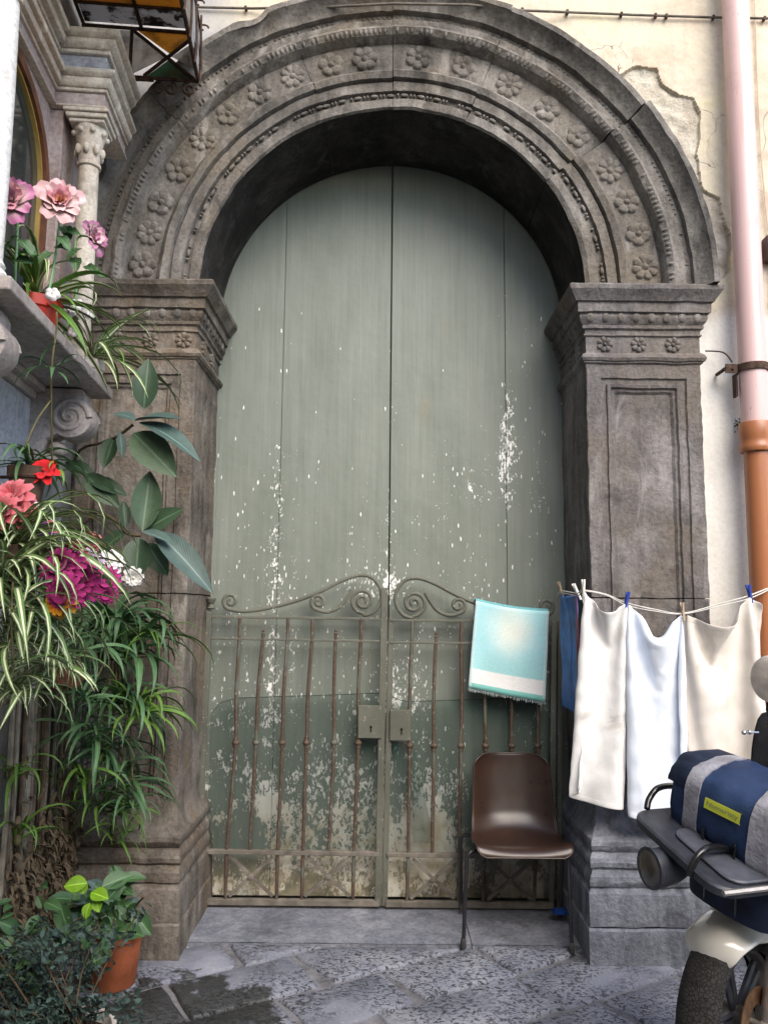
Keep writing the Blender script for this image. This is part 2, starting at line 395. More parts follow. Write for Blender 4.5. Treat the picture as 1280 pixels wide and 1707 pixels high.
# ------------------------------------------------------------------ walls
ZC, XC = 3.18, .03
def arr(*seg):
    out = []
    for a, b, s in seg: out += list(np.arange(a, b-1e-6, s))
    return out+[seg[-1][1]]
patch = [(1.135, 0.060, 4.399), (1.205, 0.060, 4.392), (1.264, 0.060, 4.428), (1.336, 0.060, 4.456), (1.439, 0.060, 4.451), (1.481, 0.060, 4.368), (1.543, 0.060, 4.299), (1.638, 0.060, 4.279), (1.657, 0.060, 4.190), (1.655, 0.060, 4.036), (1.636, 0.060, 3.877), (1.664, 0.060, 3.777), (1.750, 0.060, 3.717), (1.787, 0.060, 3.552), (1.783, 0.060, 3.322), (1.718, 0.060, 3.256), (1.574, 0.060, 3.222), (1.374, 0.060, 3.814), (1.098, 0.060, 4.219)]
patch = [(p[0], p[2]) for p in patch]
def inside(x, z, poly):
    c = False; n = len(poly)
    for i in range(n):
        (x1, z1), (x2, z2) = poly[i], poly[i-1]
        if (z1 > z) != (z2 > z) and x < (x2-x1)*(z-z1)/(z2-z1)+x1: c = not c
    return c
xs = arr((-1.75, .98, .07), (.98, 1.90, .0058), (1.90, 6, .10)); zs = arr((-.1, 3.1, .09), (3.1, 4.62, .0058), (4.62, 9, .11))
vs = []; fs = []; ms = []; isp = {}
for b, z in enumerate(zs):
    for a, x in enumerate(xs):
        v = noise.noise_vector(Vector((x*9, 3, z*9)))
        pin = 1.0 < x < 2.0 and inside(x+v.x*.022, z+v.z*.022, patch)
        isp[(a, b)] = pin
        y = .06+noise.noise(Vector((x*3, 0, z*3)))*.006
        if pin: y += .020+noise.noise(Vector((x*16, 5, z*16)))*.012
        elif 1.0 < x < 2.0: y += noise.noise(Vector((x*22, 9, z*22)))*.002
        vs.append((x, y, z))
W_ = len(xs)
for b in range(len(zs)-1):
    for a in range(W_-1):
        x, z = (xs[a]+xs[a+1])/2, (zs[b]+zs[b+1])/2
        if (z > ZC and hypot(x-XC, z-ZC) < 1.46) or (z <= ZC and abs(x-XC) < 1.42): continue
        fs.append((b*W_+a, b*W_+a+1, (b+1)*W_+a+1, (b+1)*W_+a))
        ms.append(1 if sum(isp[k] for k in ((a, b), (a+1, b), (a, b+1), (a+1, b+1))) >= 3 else 0)
g = G().add(vs, fs); g.m = ms
wall_t = thing('plaster_wall', 'weathered cream and ochre plaster wall around the stone arch, with a bare patch', 'wall', (0, .06, 0))
part('plaster_face', g, [M_plaster, M_render], wall_t, smooth=35)
g = G().box(-1.9, -1.12, .14, .6, 0, 9).box(1.18, 6, .14, .6, 0, 9).box(-1.12, 1.18, .62, 1.0, 0, 9).box(-1.12, 1.18, .14, .60, 4.72, 9)
part('masonry_core', g, M_sidewall, wall_t)

AW = atan2(.094, .9956)
side = thing('side_house', 'grey plaster house wall at the left, behind the shrine and the hanging plants', 'building', (-1.58, 0, 0), AW)
part('wall', G().box(-.4, 0, -7, -.02, -.1, 9), M_sidewall, side, local=True)
part('plinth', G().box(.002, .05, -7, -.02, -.05, .28), M_stone_b, side, local=True, bevel=.01)
opp = thing('opposite_house', 'plain warm plaster house front across the alley from the arch', 'building', (0, -6.4, 0))
part('wall', G().box(-7, 9, -7.0, -6.4, -.1, 4.2), M_opposite, opp)

# ------------------------------------------------------------------ carved stone portal
portal = thing('stone_portal', 'carved dark stone arch on two panelled pilasters around the green door', 'archway', (XC, 0, 0))
PF = [(0, .55), (0, .014), (.012, 0), (.085, 0), (.09, .014), (.098, .016), (.142, .016), (.15, -.010), (.228, -.012), (.236, .008), (.25, -.030), (.30, -.040), (.33, -.022), (.345, .004), (.36, .016), (.60, .016), (.612, -.006), (.635, -.036), (.68, -.054), (.706, -.046), (.712, -.028), (.778, -.030), (.785, -.014), (.832, -.014), (.84, -.046), (.87, -.052), (.90, -.064), (.94, -.092), (.955, -.108), (1.0, -.108), (1.0, .13)]
R0, RW = .985, .622
def ros_mesh(name, R, H, petals, mat):
    g_ = G(); na, nr = petals*6, 8; vs_ = [(0, 0, H*.95)]
    for i in range(1, nr+1):
        for k in range(na):
            th = 2*pi*k/na; lob = abs(cos(petals*th/2)); r = R*(.80+.20*lob**.6)*i/nr; f = i/nr
            hh = H*.95*(1-(f/.26)**2)**.5 if f < .26 else 0
            pet = H*(.30+.42*sin(min(1, max(0, (f-.26)/.74))*pi)**.6)*(.45+.55*lob**.5)+H*.10*f
            z = max(hh, pet if f > .3 else H*.08)
            if i == nr: z = -.006
            vs_.append((r*cos(th), r*sin(th), z))
    fs_ = [(0, 1+k, 1+(k+1) % na) for k in range(na)]
    for i in range(nr-1):
        for k in range(na):
            a = 1+i*na+k; b = 1+i*na+(k+1) % na
            fs_.append((a, a+na, b+na, b))
    g_.add(vs_, fs_); g_.rough(.0022, 40, R*100)
    return g_.mesh(name, mat, smooth=60)
ROS = [ros_mesh('rosette', .076, .023, 6, M_stone_a), ros_mesh('rosette', .073, .021, 5, M_stone_a), ros_mesh('rosette', .075, .019, 8, M_stone_a)]
RAD = Matrix(((1, 0, 0), (0, 0, -1), (0, 1, 0)))
ros_ang = [84.3, 73.5, 61.8, 51.0, 41.2, 30.0, 21.6, 13.6, 5.6, 97.0, 105.1, 114.6, 123.3, 132.4, 141.0, 150.4, 159.2, 167.0, 174.8]
blocks = [(0, 36.5, .014, -.012), (36.72, 67.6, 0, 0), (67.72, 90.2, .002, -.003), (90.32, 110.9, 0, .002), (111.02, 141.6, .003, 0), (141.72, 180, 0, -.003)]
for bi, (a0, a1, dr, dy) in enumerate(blocks):
    g = G(); n = max(2, int((a1-a0)/1.1)); R = []
    for i in range(n+1):
        a = radians(a0+(a1-a0)*i/n); rr = []
        for f, y in PF:
            r = R0+RW*f+(dr if f > 0 else 0); yy = y+(dy if y < .1 else 0)
            p = Vector((XC+r*cos(a), yy, ZC+r*sin(a)))
            if y < .12:
                p += noise.noise_vector(p*9+Vector((bi, 0, 0)))*.0045+noise.noise_vector(p*38)*.0022
                if f in (1.0, .955): p -= Vector((cos(a), -.5, sin(a)))*max(0, noise.noise(p*6)-.18)*.05
            rr.append(p)
        R.append(rr)
    g.rings(R, True, True)
    g.m = [1 if (min(f) if False else i % len(PF)) == 0 else 0 for i in range(len(g.f))]  # underside strip takes the stone with shade painted in
    vb = part('voussoir', g, [M_stone_a, M_shade], portal, smooth=26)
    for k, a in enumerate(ros_ang):
        if a0 <= a < a1:
            t = radians(a); rr = R0+RW*.483+dr
            M = frame((XC+rr*cos(t), .017+dy, ZC+rr*sin(t)), x=(cos(t+k), 0, sin(t+k)), z=(0, -1, 0), s=random.uniform(.92, 1.05))
            inst('rosette', ROS[k % 3], M, vb)
    bd = G()                                                # pearl strings and egg band, too small to count one by one
    a = a0+.6; k = 0
    while a < a1-.5:
        t = radians(a)
        M = frame((XC+(R0+RW*.120+dr)*cos(t), .004+dy, ZC+(R0+RW*.120+dr)*sin(t)), x=(-sin(t), 0, cos(t)), z=(0, -1, 0))
        L = .022 if k % 3 == 0 else .007
        if random.random() > .22:
            b_ = G().ball((0, 0, 0), 1, 8, 5); bd.add([M @ Vector((p[0]*L, p[1]*.0095, p[2]*.007)) for p in b_.v], b_.f)
        a += math.degrees((.034 if k % 3 == 0 or k % 3 == 2 else .018)/(R0+.07)); k += 1
    a = a0+.7
    while a < a1-.5:
        t = radians(a)
        for f, y, L, w_ in ((.665, -.048, .009, .019), (.808, -.016, .006, .010)):
            r = R0+RW*f+dr; M = frame((XC+r*cos(t), y+dy, ZC+r*sin(t)), x=(-sin(t), 0, cos(t)), z=(0, -1, 0))
            b_ = G().ball((0, 0, 0), 1, 6, 4)
            if random.random() > .25: bd.add([M @ Vector((p[0]*L, p[1]*w_, p[2]*.006)) for p in b_.v], b_.f)
        a += 1.05
    part('carved_moulding', bd, M_stone_a, portal, kind='stuff', smooth=60)

CAP = [(0, 3.185), (.082, 3.183), (.096, 3.172), (.094, 3.152), (.076, 3.128), (.062, 3.108), (.060, 3.103), (.046, 3.098), (.046, 3.050), (.030, 3.044), (.034, 3.028), (.028, 3.008), (.014, 2.990), (.018, 2.986), (.016, 2.974), (.004, 2.966), (.004, 2.948), (.010, 2.944), (.010, 2.938), (.0, 2.932), (0, 2.852), (.008, 2.846), (.020, 2.836), (.025, 2.820), (.018, 2.806), (.010, 2.802), (.010, 2.796), (0, 2.79)]
BAS = [(0, .66), (0, .622), (.004, .60), (.014, .578), (.036, .548), (.066, .526), (.094, .515), (.101, .508), (.103, .490), (.094, .470), (.082, .458), (.090, .446), (.108, .436), (.116, .420), (.113, .400), (.102, .388), (.110, .376), (.126, .362), (.131, .342), (.126, .322), (.116, .312), (.124, .300), (.138, .292), (.142, .275), (.142, .165), (.140, .153)]
def sweep(prof, sgn, seed, amp=.004, xin=1.01, xout=1.585, pin=None):
    mx = lambda x: x if sgn > 0 else .055-x
    R = []
    for p, z in prof:
        pi_ = p if pin is None else p*pin
        cs = [(xout+p, .13), (xout+p, -p), (xin-pi_, -p), (xin-pi_, .56)]
        rr = []
        for i in range(3):
            a, b = cs[i], cs[i+1]; n = max(2, int(hypot(.57 if i == 1 else .4, 0)/.035))
            for t in range(n): rr.append(Vector((mx(a[0]+(b[0]-a[0])*t/n), a[1]+(b[1]-a[1])*t/n, z)))
        rr.append(Vector((mx(cs[3][0]), cs[3][1], z)))
        R.append([q+noise.noise_vector(q*11+Vector((seed, 0, 0)))*amp+noise.noise_vector(q*42)*amp*.5 for q in rr])
    g_ = G(); g_.rings(R, False, False); n = len(R[0])
    g_.f.append(tuple(range(n))); g_.f.append(tuple((len(R)-1)*n+i for i in range(n))); g_.m += [0, 0]
    return g_
SP = [(0, 0), (.072, 0), (.078, .011), (.100, .011), (.104, 0), (.120, .002), (.127, .015), (.138, .015), (.150, .027), (9, .027)]
def dep(d):
    for (a, ya), (b, yb) in zip(SP, SP[1:]):
        if d <= b: return ya+(yb-ya)*(d-a)/(b-a)
def shaft(sgn, z0, z1, top, seed):
    mx = lambda x: x if sgn > 0 else .055-x
    dd = [0, .004, .035, .072, .078, .100, .104, .120, .127, .138, .150]
    X = [1.01+d for d in dd]+list(np.linspace(1.18, 1.415, 8))+[1.585-d for d in reversed(dd)]
    Z = [z1-d for d in dd if z1-d > z0]+list(np.arange(z1-.17, z0+.01, -.03))+[z0]
    if z1 < top-.2: Z = [z1, z1-.004]+list(np.arange(z1-.03, z0+.01, -.03))+[z0]
    V = []
    for z in Z:
        for x in X:
            y = dep(min(x-1.01, 1.585-x, top-z))
            p = Vector((mx(x), y, z)); e = min(x-1.01, 1.585-x)
            p += noise.noise_vector(p*10+Vector((seed, 0, 0)))*.004+noise.noise_vector(p*35)*.002
            if e < .003: p += Vector((0, 1, 0))*abs(noise.noise(p*14))*.02
            V.append(p)
    n = len(X); g_ = G()
    F = [(b*n+a, b*n+a+1, (b+1)*n+a+1, (b+1)*n+a) for b in range(len(Z)-1) for a in range(n-1)]
    g_.add(V, F)
    for a, yb in ((0, .56), (n-1, .13)):
        st = [V[b*n+a] for b in range(len(Z))]
        k_ = 6; vs_ = []
        for p in st:
            for t in range(k_+1):
                q = Vector((p.x, p.y+(yb-p.y)*t/k_, p.z)); vs_.append(q+(noise.noise_vector(q*8)*.006 if 0 < t else Vector()))
        g_.add(vs_, [(i*(k_+1)+t, i*(k_+1)+t+1, (i+1)*(k_+1)+t+1, (i+1)*(k_+1)+t) for i in range(len(st)-1) for t in range(k_)])
    for b in (0, len(Z)-1):
        l, r = V[b*n], V[b*n+n-1]
        g_.add([V[b*n+a] for a in range(n)]+[Vector((r.x, .13, r.z)), Vector((l.x, .56, l.z))], [tuple(range(n+2))])
    return g_
EGG = G().ball((0, 0, 0), 1, 10, 6).mesh('egg', M_stone_a, smooth=60)
CROS = {1: ros_mesh('rosette', .044, .020, 7, M_stone_r), -1: ros_mesh('rosette', .046, .020, 8, M_stone_l)}
for sgn, ms_, lab in ((1, M_stone_r, None), (-1, M_stone_l, None)):
    mx = lambda x: x if sgn > 0 else .055-x
    cp = part('capital', sweep(CAP, sgn, sgn*5), ms_, portal, smooth=24)
    for k in range(8):
        M = frame((mx(1.028+.077*k), -.0275, 3.024), x=(1, 0, 0), z=(0, -.28, 1), s=(.024, .012, .024))
        inst('egg', EGG, M, cp)
    for k in range(7):
        inst('egg', EGG, frame((mx(1.01-.0275), .03+.075*k, 3.024), x=(1, 0, 0), z=(0, 0, 1), s=(.012, .024, .024)), cp)
    for k in range(3):
        x = 1.105+.172*k if sgn > 0 else 1.075+.168*k
        inst('rosette', CROS[sgn], frame((mx(x), .002, 2.893), z=(0, -1, 0), x=(1, 0, .2*k)), cp)
    for k in range(2):
        inst('rosette', CROS[sgn], frame((mx(1.01), .14+.2*k, 2.893), z=(-sgn, 0, 0), x=(0, 1, 0)), cp)
    part('pilaster_block', shaft(sgn, 1.622, 2.792, 2.792, 3*sgn), ms_, portal, smooth=24)
    part('pilaster_block', shaft(sgn, .655, 1.616, 2.792, 4*sgn+1), ms_, portal, smooth=24)
    b1 = [q for q in BAS if q[1] > .15]; b2 = [(.144, .150), (.154, .142), (.156, .01), (.154, -.04)]
    part('pilaster_base', sweep(b1, sgn, 9*sgn, .007, pin=(.5 if sgn > 0 else .40)), M_stone_b if sgn > 0 else M_stone_l, portal, smooth=24)
    part('plinth_stone', sweep(b2, sgn, 6*sgn, .006, pin=(.5 if sgn > 0 else .40)), M_stone_b if sgn > 0 else M_stone_l, portal, smooth=24)
for x0, x1 in ((-1.0, .426), (.430, 1.02)):
    g = G(); g.grid(lambda u, v: Vector((x0+(x1-x0)*u, .0255+.5765*v, .010+.003*noise.noise(Vector((u*9, v*7, x0))))), 24, 10)
    g.box(x0, x1, .0255, .60, -.05, .0068)
    part('threshold_slab', g, M_thresh, portal, smooth=30)

# ------------------------------------------------------------------ wooden door
door = thing('wooden_door', 'tall arched double door of wide boards, peeling grey green paint', 'door', (XC, .57, .03))
for x0, x1 in ((-1.10, -.591), (-.589, .0270), (.0340, .689), (.691, 1.15)):
    g = G().box(x0, x1, .562, .60, .035, 4.35)
    part('board', g, M_door, door, bevel=.0025)
part('batten', G().box(.0, .06, .604, .62, .035, 4.35), M_batten, door)
part('frame_strip', G().box(-1.0, -.945, .548, .5615, .03, 3.0), M_door, door, bevel=.003)

# ------------------------------------------------------------------ iron gate
def m_gate(name, rust):
    m = Nt(name, .62, .35); p = m.pos()
    c = m.ramp(m.noise(p, 5, 4), [(.3, (.085, .087, .068)), (.7, (.140, .143, .115))])
    r = m.step(m.noise(m.pos((1, 1, .35)), 16, 5, .65), .62-rust, .74-rust)
    c = m.mix(r, c, m.ramp(m.noise(p, 40, 4), [(.3, (.055, .036, .027)), (.7, (.115, .078, .056))]))
    c = m.mix(m.math('MULTIPLY', m.step(m.noise(p, 70, 3), .66, .70), .6), c, (.42, .41, .36))
    m.col(c); m.bump(m.noise(p, 90, 4, .65), .45, .003); return m.mat
M_gate = m_gate('grey_green_gate_paint', .0)
M_bar = m_gate('rusty_gate_bar', .24)
M_dust = plain('dusty_gate_iron', (.165, .146, .122), .8, .25, var=.3, sc=14, bump=.4)
M_hole = plain('dark_hole', (.008, .008, .008), .9, .1, bump=0)
gate = thing('iron_gate', 'low two leaf iron gate with scrolls and knobbed bars before the door', 'gate', (.02, .46, .03))
YG = .46
def flat(g, pts, wd, th=.006):                         # flat iron seen face on
    P = [Vector(p) for p in pts]; R = []
    for i, p in enumerate(P):
        t = (P[min(i+1, len(P)-1)]-P[max(i-1, 0)]).normalized(); s = t.cross(Vector((0, -1, 0))).normalized()*wd/2
        y = Vector((0, th/2, 0)); R.append([p-s-y, p+s-y, p+s+y, p-s+y])
    return g.rings(R, True, True)
def gl(name, g, m=M_gate, **kw): return part(name, g, m, gate, **kw)
# hinge posts, stiles
gl('stile', flat(G(), [(-0.941, 0.460, 1.530), (-0.948, 0.460, 0.022)], .030, .02), bevel=.003)
gl('stile', flat(G(), [(0.007, 0.452, 1.669), (-0.011, 0.452, 0.028)], .036, .012), bevel=.003)
gl('stile', flat(G(), [(0.045, 0.462, 1.508), (0.023, 0.462, 0.025)], .030, .012), bevel=.003)
gl('stile', flat(G(), [(0.925, 0.460, 1.500), (0.889, 0.460, 0.028)], .030, .02), bevel=.003)
gl('hinge_post', flat(G(), [(-0.977, 0.475, 1.536), (-0.980, 0.475, 0.023)], .026, .02), bevel=.003)
gl('hinge_post', flat(G(), [(0.964, 0.475, 1.501), (0.930, 0.475, 0.023)], .028, .02), bevel=.003)
for a, b in (((-0.933, 0.470, 1.530), (-1.051, 0.470, 1.539)), ((-0.942, 0.470, 0.802), (-1.054, 0.470, 0.810))):
    g = flat(G(), [a, b], .018, .03); v = Vector(a); u = Vector(b)
    g.add([u+Vector((.012, -.012, -.008)), v+Vector((-.03, -.012, -.008)), v+Vector((-.028, -.012, -.085)), u+Vector((.012, .012, -.008)), v+Vector((-.03, .012, -.008)), v+Vector((-.028, .012, -.085))], [(0, 1, 2), (3, 5, 4), (0, 2, 5, 3), (1, 4, 5, 2), (0, 3, 4, 1)])
    gl('hinge_bracket', g, M_gate)
c = Vector((-0.932, 0.460, 1.543))
gl('finial', G().lathe([(.012, 0), (.02, .008), (.014, .018), (.012, .028), (.022, .042), (.026, .060), (.018, .066)], Matrix.Translation(c), 12), smooth=40)
# rails
rails = [([(-0.940, 0.460, 1.505), (0.006, 0.460, 1.501)], .014), ([(-0.936, 0.460, 1.389), (0.000, 0.460, 1.382)], .012), ([(-0.936, 0.460, 0.288), (-0.007, 0.460, 0.285)], .022), ([(-0.946, 0.460, 0.040), (-0.005, 0.460, 0.040)], .030),
         ([(0.038, 0.460, 1.495), (0.935, 0.460, 1.497)], .014), ([(0.039, 0.460, 1.376), (0.927, 0.460, 1.379)], .012), ([(0.033, 0.460, 0.282), (0.899, 0.460, 0.278)], .022), ([(0.030, 0.460, 0.038), (0.896, 0.460, 0.037)], .030)]
for i, (p, wd) in enumerate(rails): gl('rail', flat(G(), p, wd, .016 if i % 4 < 2 else .03), M_dust if i % 4 > 1 else M_gate, bevel=.002)
# knobbed bars (x at the second rail, knob, foot; long ones reach the top rail and the foot rail)
BARS = [  # reaches the foot rail?, then points from the top down; the knob is the fourth
    (1, [(-0.774, 0.460, 1.500), (-0.773, 0.460, 1.371), (-0.781, 0.460, 1.117), (-0.775, 0.460, 0.842), (-0.790, 0.460, 0.559), (-0.804, 0.460, 0.286), (-0.803, 0.460, 0.053)]),
    (0, [(-0.645, 0.460, 1.411), (-0.647, 0.460, 1.373), (-0.664, 0.460, 1.118), (-0.667, 0.460, 0.843), (-0.676, 0.460, 0.560), (-0.685, 0.460, 0.287)]),
    (1, [(-0.514, 0.460, 1.502), (-0.514, 0.460, 1.374), (-0.527, 0.460, 1.120), (-0.527, 0.460, 0.845), (-0.532, 0.460, 0.561), (-0.538, 0.460, 0.289), (-0.538, 0.460, 0.056)]),
    (1, [(-0.381, 0.460, 1.504), (-0.382, 0.460, 1.375), (-0.397, 0.460, 1.121), (-0.399, 0.460, 0.846), (-0.403, 0.460, 0.563), (-0.406, 0.460, 0.290), (-0.407, 0.460, 0.057)]),
    (0, [(-0.253, 0.460, 1.415), (-0.255, 0.460, 1.376), (-0.259, 0.460, 1.122), (-0.253, 0.460, 0.847), (-0.262, 0.460, 0.564), (-0.271, 0.460, 0.291)]),
    (1, [(-0.118, 0.460, 1.506), (-0.119, 0.460, 1.378), (-0.128, 0.460, 1.124), (-0.125, 0.460, 0.848), (-0.132, 0.460, 0.565), (-0.139, 0.460, 0.293), (-0.142, 0.460, 0.060)]),
    (1, [(0.159, 0.460, 1.493), (0.156, 0.460, 1.365), (0.147, 0.460, 1.111), (0.149, 0.460, 0.836), (0.146, 0.460, 0.553), (0.143, 0.460, 0.280), (0.139, 0.460, 0.048)]),
    (0, [(0.289, 0.460, 1.404), (0.285, 0.460, 1.366), (0.276, 0.460, 1.112), (0.277, 0.460, 0.837), (0.273, 0.460, 0.554), (0.269, 0.460, 0.281)]),
    (1, [(0.425, 0.460, 1.495), (0.421, 0.460, 1.367), (0.426, 0.460, 1.113), (0.420, 0.460, 0.838), (0.415, 0.460, 0.555), (0.410, 0.460, 0.283), (0.403, 0.460, 0.050)]),
    (1, [(0.561, 0.460, 1.497), (0.557, 0.460, 1.368), (0.549, 0.460, 1.115), (0.551, 0.460, 0.839), (0.546, 0.460, 0.556), (0.542, 0.460, 0.284), (0.534, 0.460, 0.051)]),
    (0, [(0.691, 0.460, 1.408), (0.687, 0.460, 1.370), (0.693, 0.460, 1.116), (0.688, 0.460, 0.841), (0.679, 0.460, 0.558), (0.670, 0.460, 0.285)]),
    (1, [(0.831, 0.460, 1.499), (0.826, 0.460, 1.371), (0.833, 0.460, 1.117), (0.829, 0.460, 0.842), (0.819, 0.460, 0.559), (0.809, 0.460, 0.287), (0.799, 0.460, 0.054)]),
]
knob = G().ball((0, 0, 0), .021, 10, 6, (1, 1, .82)).lathe([(.014, -.026), (.014, .026)], Matrix.Identity(4), 10).mesh('knob', M_bar, smooth=50)
for lg, P in BARS:
    b = gl('bar', G().tube(crom(P, 3), .0095, 7), M_bar, smooth=60)
    inst('knob', knob, Matrix.Translation(Vector(P[3]))@Matrix.Rotation(random.random(), 4, 'Z'), b)
    if not lg: gl('finial', G().lathe([(.009, 0), (.012, .006), (.006, .014), (.009, .022), (.003, .030)], Matrix.Translation(Vector(P[0])), 8), M_bar, smooth=50)
# crossed braces in the foot panels
for a, b, c_, d in (((-0.783, 0.465, 0.261), (-0.558, 0.465, 0.066), (-0.562, 0.455, 0.266), (-0.784, 0.455, 0.067)), ((-0.384, 0.465, 0.265), (-0.158, 0.465, 0.070), (-0.154, 0.455, 0.270), (-0.391, 0.455, 0.071)),
                    ((0.169, 0.465, 0.258), (0.385, 0.465, 0.063), (0.394, 0.455, 0.263), (0.157, 0.455, 0.064)), ((0.567, 0.465, 0.256), (0.788, 0.465, 0.061), (0.795, 0.455, 0.261), (0.556, 0.455, 0.062))):
    gl('cross_brace', flat(G(), [a, b], .017, .008), M_dust); gl('cross_brace', flat(G(), [c_, d], .017, .008), M_dust)
    m_ = (Vector(a)+Vector(b)+Vector(c_)+Vector(d))/4
    gl('boss', G().lathe([(.018, 0), (.018, .010), (.010, .014)], frame(m_-Vector((0, .006, 0)), z=(0, -1, 0)), 10), M_dust, smooth=40)
# lock boxes with keyholes
for a, b in (((-0.127, 0.445, 1.044), (-0.001, 0.445, 0.874)), ((0.042, 0.450, 1.023), (0.155, 0.450, 0.862))):
    lp = gl('lock_box', G().box(a[0], b[0], a[1]-.008, a[1]+.022, b[2], a[2]), M_gate, bevel=.003)
    cx, cz = (a[0]+b[0])/2+.006, b[2]+.05
    kh = G().lathe([(.0065, 0), (.0065, .003)], frame((cx, a[1]-.0075, cz+.010), z=(0, -1, 0)), 10).box(cx-.003, cx+.003, a[1]-.0105, a[1]-.0076, cz-.016, cz+.006)
    part('keyhole', kh, M_hole, lp)
# scrolls: flat bar on edge
def scroll(pts, r=.0108): return G().tube(pts, r, 7, sq=.8)
def spiral(c, r0, r1, a0, turns, n=34):
    return [Vector((c[0]+(r0+(r1-r0)*i/n)*cos(a0+2*pi*turns*i/n), c[1], c[2]+(r0+(r1-r0)*i/n)*sin(a0+2*pi*turns*i/n))) for i in range(n+1)]
def gate_scrolls(mir):
    sx = (lambda p: Vector((.057-p[0], p[1], p[2]-.012))) if mir else (lambda p: Vector(p))
    C1 = (-0.109, 0.460, 1.600); C2 = (-0.350, 0.460, 1.591); C3 = (-0.826, 0.460, 1.590)
    sw = crom([(-0.824, 0.460, 1.544), (-0.759, 0.460, 1.535), (-0.645, 0.460, 1.549), (-0.484, 0.460, 1.590), (-0.354, 0.460, 1.640), (-0.225, 0.460, 1.706), (-0.134, 0.460, 1.736), (-0.062, 0.460, 1.724), (-0.015, 0.460, 1.663), (-0.015, 0.460, 1.591), (-0.053, 0.460, 1.536), (-0.108, 0.460, 1.519)], 6)
    # one long bar: little spiral, ramp, big crook closing into the big spiral
    s3 = list(reversed(spiral(C3, .046, .008, -pi/2, -1.45)))
    s1 = spiral(C1, .068, .010, -pi/2, -1.9, 46)
    gl('scroll', scroll([sx(p) for p in s3+sw[2:-1]+s1]), M_gate, smooth=60)
    s2 = list(reversed(spiral(C2, .045, .008, -pi/2, -1.5)))
    mid = crom([(-0.349, 0.460, 1.543), (-0.297, 0.460, 1.537), (-0.236, 0.460, 1.563), (-0.191, 0.460, 1.622), (-0.172, 0.460, 1.658)], 6)
    gl('scroll', scroll([sx(p) for p in s2+mid[2:]]), M_gate, smooth=60)
gate_scrolls(False); gate_scrolls(True)
# green netting tied behind the bars
def m_net():
    m = Nt('green_netting', .9, .1); q = m.xyz()
    fx = m.math('FRACT', m.math('MULTIPLY', q[0], 190)); fz = m.math('FRACT', m.math('MULTIPLY', q[2], 190))
    hole = m.math('MULTIPLY', m.step(fx, .12, .20), m.step(fz, .12, .20))
    m.col(m.ramp(m.noise(m.pos(), 6, 3), [(.3, (.014, .044, .036)), (.7, (.026, .066, .054))]))
    m.put(m.b.inputs['Alpha'], m.math('SUBTRACT', 1.0, m.math('MULTIPLY', hole, .96))); return m.mat
M_net = m_net()
def net_top(x):
    t = [(-.92, .985), (-.87, 1.045), (-.78, 1.07), (-.30, 1.09), (.0, 1.105), (.12, 1.06), (.5, 1.075), (.84, 1.09), (.92, 1.06)]
    for (a, za), (b, zb) in zip(t, t[1:]):
        if x <= b: return za+(zb-za)*(x-a)/(b-a)
    return t[-1][1]
g = G()
def netf(u, v):
    x = -.92+1.83*u; zt = net_top(x); z = .285+(zt-.285)*v
    return Vector((x, .487+.006*noise.noise(Vector((x*5, z*3, 1))), z))
g.grid(netf, 60, 24)
gl('netting', g, M_net, smooth=80)
g = G(); A_, B_, C_ = Vector((0.051, 0.476, 0.848)), Vector((0.172, 0.476, 0.849)), Vector((0.282, 0.476, 0.337)); D_ = Vector((0.175, 0.476, 0.336))
g.grid(lambda u, v: (A_.lerp(B_, u)).lerp(D_.lerp(C_, u), v)+Vector((0, .006*sin(6*u), 0)), 6, 12)
gl('netting_flap', g, M_net, smooth=80)
g = flat(G(), [(x_, .484, net_top(x_)+.002) for x_ in np.linspace(-.91, .90, 40)], .004, .004)
gl('netting_hem', g, plain('netting_hem', (.035, .06, .05), .9, .1))

# ------------------------------------------------------------------ moulded chair
def m_shell():
    m = Nt('brown_moulded_plastic', .36, .5); p = m.pos()
    m.col(m.ramp(m.noise(p, 9, 5), [(.3, (.027, .0145, .011)), (.7, (.043, .023, .016))]))
    sc_ = m.step(m.noise(p, 160, 3), .70, .74)
    m.put(m.b.inputs['Roughness'], m.math('ADD', m.math('MULTIPLY', m.noise(p, 14, 4), .22), .20)); m.bump(m.noise(p, 300, 2), .12, .001); return m.mat
M_shell = m_shell(); M_tube = plain('black_tube', (.018, .018, .02), .4, .5, var=.2)
M_tip = plain('grey_rubber_tip', (.05, .048, .045), .8, .3)
CX = .668
chair = thing('chair', 'brown moulded plastic chair with black tube legs standing on the threshold', 'chair', (CX, .18, 0))
prof = crom([(.405, .812), (.392, .745), (.372, .66), (.350, .575), (.325, .505), (.275, .452), (.20, .432), (.11, .434), (.04, .442), (.00, .440), (-.022, .425), (-.028, .412)], 4)
prof = [(p.x, p.y) for p in [Vector((a.x, a.y, 0)) for a in crom([(y, z, 0) for y, z in [(.405, .812), (.392, .745), (.372, .66), (.350, .575), (.325, .505), (.275, .452), (.20, .432), (.11, .434), (.04, .442), (.00, .440), (-.022, .425), (-.028, .412)]], 4)]]
NP = len(prof)
